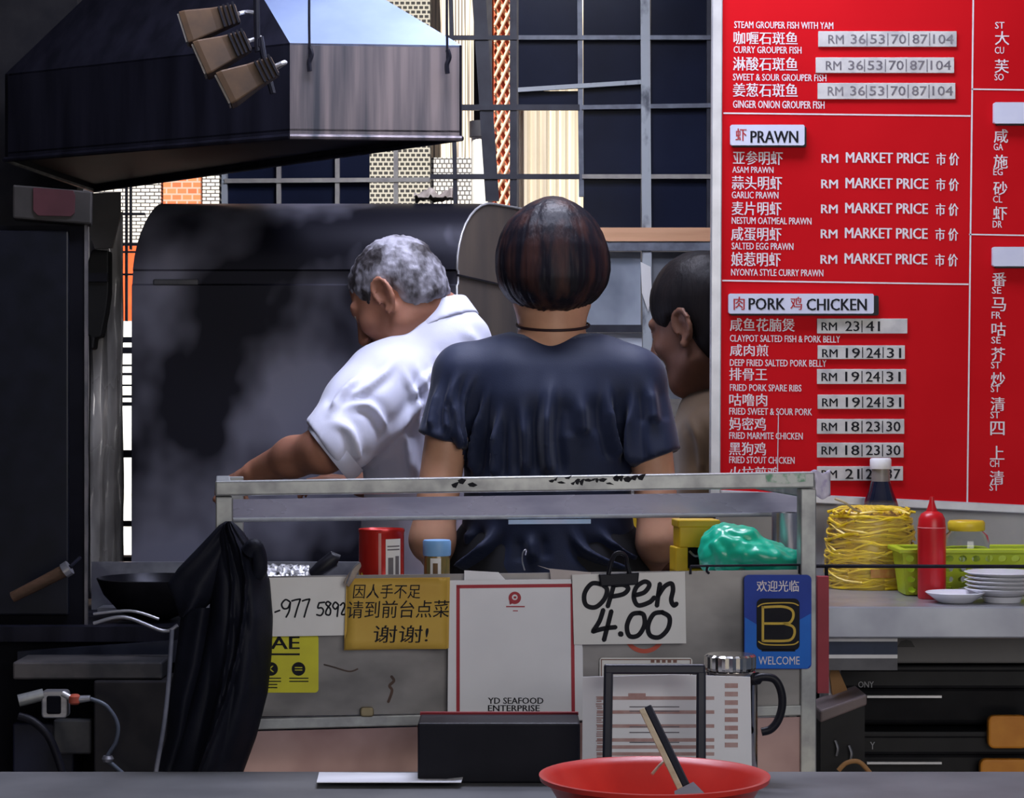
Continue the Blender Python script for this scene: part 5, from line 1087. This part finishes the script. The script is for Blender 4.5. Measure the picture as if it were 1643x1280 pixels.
m = MB(); slab(m, [(1335, 1060), (1342, 1066), (1362, 1112), (1336, 1116), (1332, 1085)], flat(3.70), 0, (0, .02, 0)); o = m.build('cardboard_flap', mat('brown_cardboard', (.34, .18, .07), (.26, .13, .05), rough=.7)); tag(o, 'torn brown cardboard flap standing above the mauve-lidded crate', 'cardboard')
MB().tube(spline([P(1345, 1236, 3.56), P(1358, 1224, 3.56), P(1378, 1222, 3.56), P(1396, 1240, 3.56)], 5), .004, 8).build('brown_strap', MATS['brown_cardboard'], None, smooth=50)
tag(bpy.data.objects['brown_strap'], 'brown strap loop at the bottom right beside the cart', 'strap')
# noodle bundle
nb_c = Vector((P(1398, 0, 3.98).x, 3.985, ZC)); hN = P(0, 818, 3.98).z-ZC; nd = thing('noodle_bag', 'big bundle of yellow noodles in a clear bag on the steel counter', 'noodles', nb_c)
nm = mat('yellow_noodle', (.85, .62, .02), (.70, .46, .015), rough=.35, scale=30, spec=.6)
RN = random.Random(11); m = MB(); prof = [(0, .0), (.070, .0), (.076, .02), (.074, .06), (.070, .10), (.064, .13), (.05, hN-.010), (0, hN-.006)]
m.lathe(prof, nb_c, 30, ax=(Vector((1, 0, 0)), Vector((0, .84, 0)), Vector((0, 0, 1))))
for k_ in range(190):
    z = RN.uniform(.006, hN-.004); rr_ = np.interp(z, [0, .02, .06, .10, .13, hN], [.076, .081, .080, .075, .069, .056])*RN.uniform(.97, 1.04); a0 = RN.uniform(0, 6.28); sp_ = RN.uniform(.9, 2.6); tl = RN.uniform(-.022, .022); ph_ = RN.uniform(0, 6)
    pts = []
    for i in range(13):
        a = a0+sp_*i/12; pts.append(nb_c+Vector((rr_*math.cos(a), rr_*.80*math.sin(a), max(.003, min(hN+.003, z+tl*math.sin(a*1.3+ph_)+.003*math.sin(a*5+ph_))))))
    m.tube(pts, RN.uniform(.0020, .0030), 5)
for k_ in range(46):
    a0 = RN.uniform(0, 6.28); pts = []
    for i in range(9):
        t = i/8*2-1; pts.append(nb_c+Vector((.058*t*math.cos(a0)+.02*math.sin(k_)-.012*math.sin(a0), .05*t*math.sin(a0), hN-.006+.010*(1-t*t)+RN.uniform(0, .003))))
    m.tube(pts, .0024, 5)
m.build('noodles', nm, nd, smooth=60)['kind'] = 'stuff'
bag = mat('clear_film', (.85, .85, .85), (.8, .8, .8), rough=.12, alpha=.05, scale=30, spec=.8)
rows = []
for i in range(10):
    z = .001+(hN+.014)*i/9; r_ = np.interp(z, [0, .02, .06, .10, .13, hN, hN+.02], [.082, .087, .086, .081, .075, .066, .055])
    rows.append([nb_c+Vector(((r_+.003*math.sin(j*1.7+i))*math.cos(2*math.pi*j/40), (r_+.003*math.sin(j*1.7+i))*.81*math.sin(2*math.pi*j/40), z)) for j in range(40)])
m = MB(); m.grid(rows, wrap=True); m.build('clear_bag', bag, nd, smooth=60)
m = MB(); cyl(m, nb_c-Vector((0, -.012, 0)), .0865, -8, 36, P(0, 928, 3.90).z-ZC, P(0, 914, 3.90).z-ZC, 8); m.build('red_tag', mat('faded_red_tag', (.52, .16, .05), (.60, .34, .08), rough=.4, scale=60), nd)
# soy bottle
sc0 = Vector((P(1413, 0, 4.10).x, 4.10, ZC)); zz = lambda py, Y=4.10: P(0, py, Y).z-ZC; q = 4.10/F
sy = thing('sauce_bottle', 'dark soy sauce bottle with a white cap behind the yellow noodles', 'bottle', sc0)
MB().lathe([(0, 0), (28*q, 0), (29*q, .004), (30*q, zz(840)), (33*q, zz(822)), (27*q, zz(806)), (20*q, zz(788)), (15*q, zz(772)), (0, zz(772))], sc0, 40).build('body', mat('soy_dark', (.006, .008, .020), (.010, .012, .028), rough=.08, spec=.7, coat=.6), sy, smooth=50)
MB().lathe([(15*q, zz(774)), (14.5*q, zz(762)), (14*q, zz(750)), (0, zz(750))], sc0, 32).build('neck', mat('smoky_glass', (.30, .27, .24), (.20, .18, .17), rough=.1), sy, smooth=50)
MB().lathe([(16.5*q, zz(752)), (17*q, zz(748)), (17*q, zz(737)), (15.5*q, zz(735)), (0, zz(735))], sc0, 32).build('cap', white_p, sy, smooth=50)
# ketchup bottle
kc = Vector((P(1495, 0, 3.765).x, 3.765, ZC)); q = 3.765/F; zz = lambda py: P(0, py, 3.765).z-ZC; kt = thing('squeeze_bottle', 'red squeeze bottle with a pointed nozzle standing on the steel counter', 'bottle', kc)
krd = mat('ketchup_plastic', (.58, .010, .016), (.50, .008, .012), rough=.3, spec=.5)
MB().lathe([(0, 0), (21*q, 0), (22.5*q, .003), (22.5*q, zz(850)), (22.8*q, zz(846)), (22*q, zz(842)), (21*q, zz(832)), (17*q, zz(824)), (10*q, zz(820)), (0, zz(820))], kc, 40).build('body', krd, kt, smooth=50)
MB().lathe([(9.5*q, zz(821)), (8*q, zz(817)), (4.5*q, zz(806)), (3*q, zz(797)), (0, zz(796))], kc, 24).build('nozzle', krd, kt, smooth=50)
MB().lathe([(22.6*q, zz(847)), (23.2*q, zz(846)), (22.6*q, zz(845))], kc, 40).build('seam_ring', mat('pink_ring', (.70, .18, .18), (.65, .15, .15), rough=.3), kt, smooth=50)
# lime basket with round holes
limeM = mat('lime_plastic', (.46, .58, .02), (.40, .50, .02), rough=.4, spec=.5)
bk = thing('plastic_basket', 'lime green plastic basket with round holes on the steel counter', 'basket', (P(1560, 0, 3.92).x, 3.95, ZC))
Yb0, Yb1 = 3.805, 3.905; xa0, xa1 = P(1456, 0, Yb0).x, P(1441, 0, Yb0).x; xb0 = P(1770, 0, Yb0).x; zt_ = P(0, 880, Yb0).z
def perf(mb, p00, p10, p01, p11, nu, nv, hole=.33, solid_rows=()):
    p00, p10, p01, p11 = map(Vector, (p00, p10, p01, p11)); L_ = lambda u, v: p00.lerp(p10, u).lerp(p01.lerp(p11, u), v)
    for i in range(nu):
        for j in range(nv):
            c = [(0, 0), (.5, 0), (1, 0), (1, .5), (1, 1), (.5, 1), (0, 1), (0, .5)]; fz = lambda a, b: L_((i+a)/nu, (j+b)/nv)
            if j in solid_rows: mb.face([fz(*x) for x in (c[0], c[2], c[4], c[6])]); continue
            inn_ = [(.5+hole*math.cos(rad(225+45*k_)), .5+hole*math.sin(rad(225+45*k_))) for k_ in range(8)]
            mb.add([fz(*x) for x in c]+[fz(*x) for x in inn_], [(k_, (k_+1) % 8, 8+(k_+1) % 8, 8+k_) for k_ in range(8)])
m = MB(); zb = ZC+.002; ztt = zt_-.008
perf(m, (xa0, Yb0+.012, zb), (xb0-.02, Yb0+.012, zb), (xa1+.008, Yb0, ztt), (xb0, Yb0, ztt), 15, 4, .33); perf(m, (xa0, Yb1-.012, zb), (xb0-.02, Yb1-.012, zb), (xa1+.008, Yb1, ztt), (xb0, Yb1, ztt), 15, 4, .33, (3,))
perf(m, (xa0, Yb0+.012, zb), (xa0, Yb1-.012, zb), (xa1+.008, Yb0, ztt), (xa1+.008, Yb1, ztt), 8, 4, .3, (0, 1, 2, 3)); perf(m, (xb0-.02, Yb0+.012, zb), (xb0-.02, Yb1-.012, zb), (xb0, Yb0, ztt), (xb0, Yb1, ztt), 10, 4, .33, (3,))
m.face([(xa0, Yb0+.012, zb), (xb0-.02, Yb0+.012, zb), (xb0-.02, Yb1-.012, zb), (xa0, Yb1-.012, zb)]); m.build('tub', limeM, bk, solid=.0025)
m = MB()
for a, b in (((xa1, Yb0-.010, ztt), (xb0+.01, Yb0+.004, zt_)), ((xa1, Yb1-.004, ztt), (xb0+.01, Yb1+.010, zt_)), ((xa1, Yb0, ztt), (xa1+.014, Yb1, zt_)), ((xb0-.004, Yb0, ztt), (xb0+.01, Yb1, zt_))): m.box(a, b)
m.build('rim', limeM, bk, bevel=.002)
# jar in the basket
jc = Vector((P(1551, 0, 3.855).x, 3.858, ZC+.005)); q = 3.858/F; zz = lambda py: P(0, py, 3.858).z-jc.z; gj = thing('glass_jar', 'glass jar with a yellow screw lid standing in the lime basket', 'jar', jc)
MB().lathe([(0, 0), (34*q, 0), (37*q, .006), (37*q, zz(868)), (34*q, zz(858)), (27*q, zz(852)), (27*q, zz(848)), (25*q, zz(848)), (25*q, zz(853)), (32*q, zz(860)), (35*q, zz(869)), (35*q, .008), (0, .005)], jc, 40).build('body', mat('clear_glass', (.9, .92, .92), (.88, .9, .9), rough=.03, trans=1., scale=2), gj, smooth=50)
MB().lathe([(28*q, zz(851)), (29.5*q, zz(849)), (29.5*q, zz(838)), (27*q, zz(835)), (0, zz(835))], jc, 40).build('lid', mat('yellow_lid', (.72, .52, .03), (.62, .44, .03), rough=.35), gj, smooth=50)
# plates
plm = mat('white_melamine', (.74, .74, .78), (.70, .70, .74), rough=.2, spec=.6)
def dish(c, r, lab, h=.012):
    m = MB(); m.lathe([(0, 0), (r*.55, 0), (r*.6, .002), (r*.98, h-.001), (r, h), (r*.97, h+.001), (r*.6, .005), (0, .004)], c, 48); o = m.build('plate', plm, smooth=60, origin=c); return tag(o, lab, 'plate', 'white plates on the counter')
YD = 3.70
pd = Vector((P(1533, 0, 3.69).x, 3.69, ZC+.0005)); dish(pd, .050, 'single white plate lying on the counter beside the red squeeze bottle', .017)
pc_ = Vector((P(1608, 0, YD).x, YD, ZC))
names_ = ['lowest white plate of the stack at the right end of the counter', 'second lowest white plate of the stack on the counter', 'middle white plate of the stack on the counter', 'second highest white plate of the stack on the counter', 'topmost white plate of the stack on the counter']
foot = MB().lathe([(0, 0), (.030, 0), (.034, .010), (0, .010)], pc_+Vector((0, 0, .0005)), 32).build('saucer', plm, smooth=50); tag(foot, 'small upturned white saucer beneath the stack of plates', 'saucer')
for i, nm_ in enumerate(names_): dish(pc_+Vector((.0015*(i % 2), 0, .0115+.0068*i)), .063, nm_)
# small plastic bag with purple print hanging at the cart's right end
rows = []
for i in range(8): rows.append([K(1288+44*j/12, 756+42*i/7+3*math.sin(j*.9), -.05+.006*noise.noise(Vector((i*.6, j*.6, 1)))-.010*abs(j-6)/6) for j in range(13)])
o = MB().grid(rows).build('plastic_film', mat('lilac_film', (.62, .58, .70), (.34, .26, .52), rough=.3, scale=45, lo=.5, hi=.68), smooth=60, solid=.001); tag(o, 'crumpled white and purple plastic film hanging at the right end of the cart rail', 'film')
MB().tube(spline([P(1340, 800, 3.93), P(1355, 806, 3.92), P(1372, 818, 3.93), P(1385, 822, 3.95)], 5), .0022, 6).build('straw_tie', mat('straw_tie', (.50, .40, .22), (.4, .3, .16)), nd, smooth=60)

# ------------------------------------------------------------------ front table and the things on it
ZF = .66
ft = thing('front_table', 'low table in front of the cart, mostly below the frame', 'table', (.1, 2.9, 0)); m = MB(); m.box((-.75, 2.35, ZF-.025), (.75, 3.20, ZF)); m.build('top', mat('grey_laminate', (.16, .16, .165), (.12, .12, .125), rough=.5, scale=8), ft, bevel=.003)
for x in (-.68, .68):
    for y in (2.42, 3.13): MB().box((x-.02, y-.02, 0), (x+.02, y+.02, ZF-.025)).build('leg', soot, ft)
bb = thing('black_tray', 'black box tray with a red back edge standing below the payment poster', 'tray', (P(800, 0, 3.10).x, 3.14, ZF))
a, b = P(670, 0, 3.10).x, P(931, 0, 3.10).x; zt_ = P(0, 1160, 3.10).z
m = MB(); m.box((a, 3.10, ZF), (b, 3.19, zt_)); m.build('body', blk, bb, bevel=.003); m = MB(); m.box((a, 3.186, zt_-.001), (b, 3.194, zt_+.003)); m.build('back_edge', mat('dark_red_edge', (.26, .02, .03), (.2, .015, .02), rough=.5), bb)
def standing(name, poly, Y, lean, mt, label, cat, th):
    r = thing(name, label, cat, (P(1050, 0, Y).x, Y, ZF)); fn = lambda px, py, off=0.: P(px, py, Y-off+lean*(1260-py)/180); return r, fn
shr, sf = standing('menu_sheet', None, 3.05, .02, None, 'laminated white sheet printed with a brown-red table, leaning behind the black stand', 'sheet', .002)
m = MB(); slab(m, [(935, 1086), (1080, 1082), (1204, 1086), (1207, 1268), (934, 1268)], sf, 0, (0, .002, 0)); m.build('sheet', white_p, shr)
m = MB(); RT = random.Random(3)
for i in range(9):
    y = 1117+i*11.2
    if i % 2 == 0 or i > 6: m.face([sf(x, yy, .0006) for x, yy in quad(958, y, 1146, y+5.5)])
    for k_ in range(3): m.face([sf(x, yy, .0007) for x, yy in quad(956+RT.uniform(0, 2), y+k_*3.4, 968+RT.uniform(-3, 1), y+k_*3.4+2)])
m.face([sf(x, y, .0007) for x, y in quad(1008, 1112, 1036, 1122)])
for i in range(8):
    y = 1096+i*13.6; m.face([sf(x, yy, .0006) for x, yy in quad(1163, y, 1184, y+7.5)])
m.build('printed_rows', mat('dusty_red_print', (.42, .24, .22), (.50, .34, .32), rough=.6, scale=60), shr)
m = MB()
for y in (1133, 1140, 1165, 1174, 1190): m.face([sf(x, yy, .0009) for x, yy in quad(1010, y, 1090, y+1.6)])
m.build('printed_text', grey_ink, shr)
fsr, ff = standing('black_stand', None, 2.98, .02, None, 'empty black picture-frame stand in front of the printed sheet', 'stand', .01)
def framebar(poly): m = MB(); slab(m, poly, ff, 0, (0, .010, 0)); m.build('frame_bar', mat('navy_black_frame', (.014, .016, .028), (.02, .022, .036), rough=.4), fsr, bevel=.003)
framebar([(969, 1066), (1132, 1066), (1132, 1082), (969, 1082)]); framebar([(969, 1076), (984, 1076), (981, 1276), (966, 1276)]); framebar([(1118, 1076), (1133, 1076), (1133, 1276), (1117, 1276)]); framebar([(966, 1264), (1133, 1264), (1133, 1277), (966, 1277)])
jg = Vector((P(1172, 0, 3.14).x, 3.145, ZF)); q = 3.145/F; zz = lambda py: P(0, py, 3.145).z-ZF; ju = thing('thermos_jug', 'steel vacuum jug with ribbed lid and black handle standing behind the printed sheet', 'jug', jg)
MB().lathe([(0, 0), (42*q, 0), (44*q, .004), (44*q, zz(1084)), (41*q, zz(1076)), (36*q, zz(1074)), (0, zz(1074))], jg, 48).build('body', mat('mirror_steel', (.62, .58, .57), (.50, .46, .46), rough=.16, metal=1., scale=5), ju, smooth=50)
m = MB(); nn_ = 44; rows = []
for py, r_ in ((1074, 38), (1070, 40), (1052, 40), (1049, 36)): rows.append([jg+Vector(((r_+(1.6 if j % 2 else 0))*q*math.cos(2*math.pi*j/nn_), (r_+(1.6 if j % 2 else 0))*q*math.sin(2*math.pi*j/nn_), zz(py))) for j in range(nn_)])
m.grid(rows, wrap=True); m.face(rows[-1]); m.build('lid', mat('chrome_lid', (.70, .68, .62), (.55, .53, .48), rough=.15, metal=1.), ju, smooth=20)
hp_ = [(1208, 1090), (1225, 1086), (1243, 1090), (1253, 1108), (1255, 1132), (1248, 1156), (1236, 1170), (1222, 1174)]
MB().tube(spline([P(x, y, 3.12) for x, y in hp_], 6), [.0058]*43, 12).build('handle', blk, ju, smooth=60)
MB().tube([P(1206, 1090, 3.13), P(1216, 1088, 3.12)], .009, 10).build('handle_mount', blk, ju, smooth=60)
# red basin with a spatula
bc = Vector((P(1050, 0, 2.72).x, 2.72, ZF)); zr = P(0, 1213, 2.86).z-ZF; rb = .141
bs_ = thing('red_basin', 'red plastic basin cut off by the bottom edge of the picture', 'basin', bc)
MB().lathe([(0, 0), (rb*.62, 0), (rb*.66, .003), (rb*.93, zr-.010), (rb*1.0, zr-.006), (rb*1.01, zr), (rb*.97, zr), (rb*.90, zr-.008), (rb*.62, .007), (0, .005)], bc, 64).build('bowl', mat('tomato_plastic', (.62, .030, .018), (.55, .022, .014), rough=.35, spec=.5), bs_, smooth=50)
spt = thing('spatula', 'flat-handled spatula with a black side leaning in the red basin', 'spatula', bc+Vector((.03, -.02, .01)))
a, b = P(1034, 1134, 2.80), P(1096, 1262, 2.70); d_ = (b-a).normalized(); sdv = d_.cross(Vector((0, 1, 0))).normalized(); nv = sdv.cross(d_)
if sdv.x < 0: sdv = -sdv
m = MB(); m.obox(a-sdv*.008, d_*(b-a).length, sdv*.0075, nv*.008); m.build('wooden_side', mat('pale_wood', (.52, .43, .28), (.42, .33, .20), rough=.5, stretch=(1, 1, 6)), spt, bevel=.001)
m = MB(); m.obox(a-sdv*.0005, d_*(b-a).length, sdv*.0095, nv*.010); m.build('black_side', blk, spt, bevel=.0015)
m = MB(); e_ = b; m.prism([e_-sdv*.012, e_+sdv*.014, e_+d_*.022+sdv*.02, e_+d_*.022-sdv*.018], nv*.004); m.build('blade', steel, spt)
o = MB().tube(spline([P(1046, 1242, 2.76), P(1058, 1228, 2.77), P(1069, 1219, 2.78), P(1069, 1228, 2.77)], 4), .002, 6).build('whisk_straw', mat('straw_bits', (.60, .50, .36), (.5, .4, .3)), smooth=60); tag(o, 'short straw stem beside the spatula at the basin rim', 'straw')
o = MB().prism([P(512, 1236, 3.18), P(668, 1237, 3.18), P(744, 1240, 3.12), P(740, 1252, 3.06), P(508, 1252, 3.06)], (0, 0, .001)).build('paper_strip', white_p); tag(o, 'white paper edge lying on the front table left of the basin', 'paper')
o.location.z = ZF+.0005
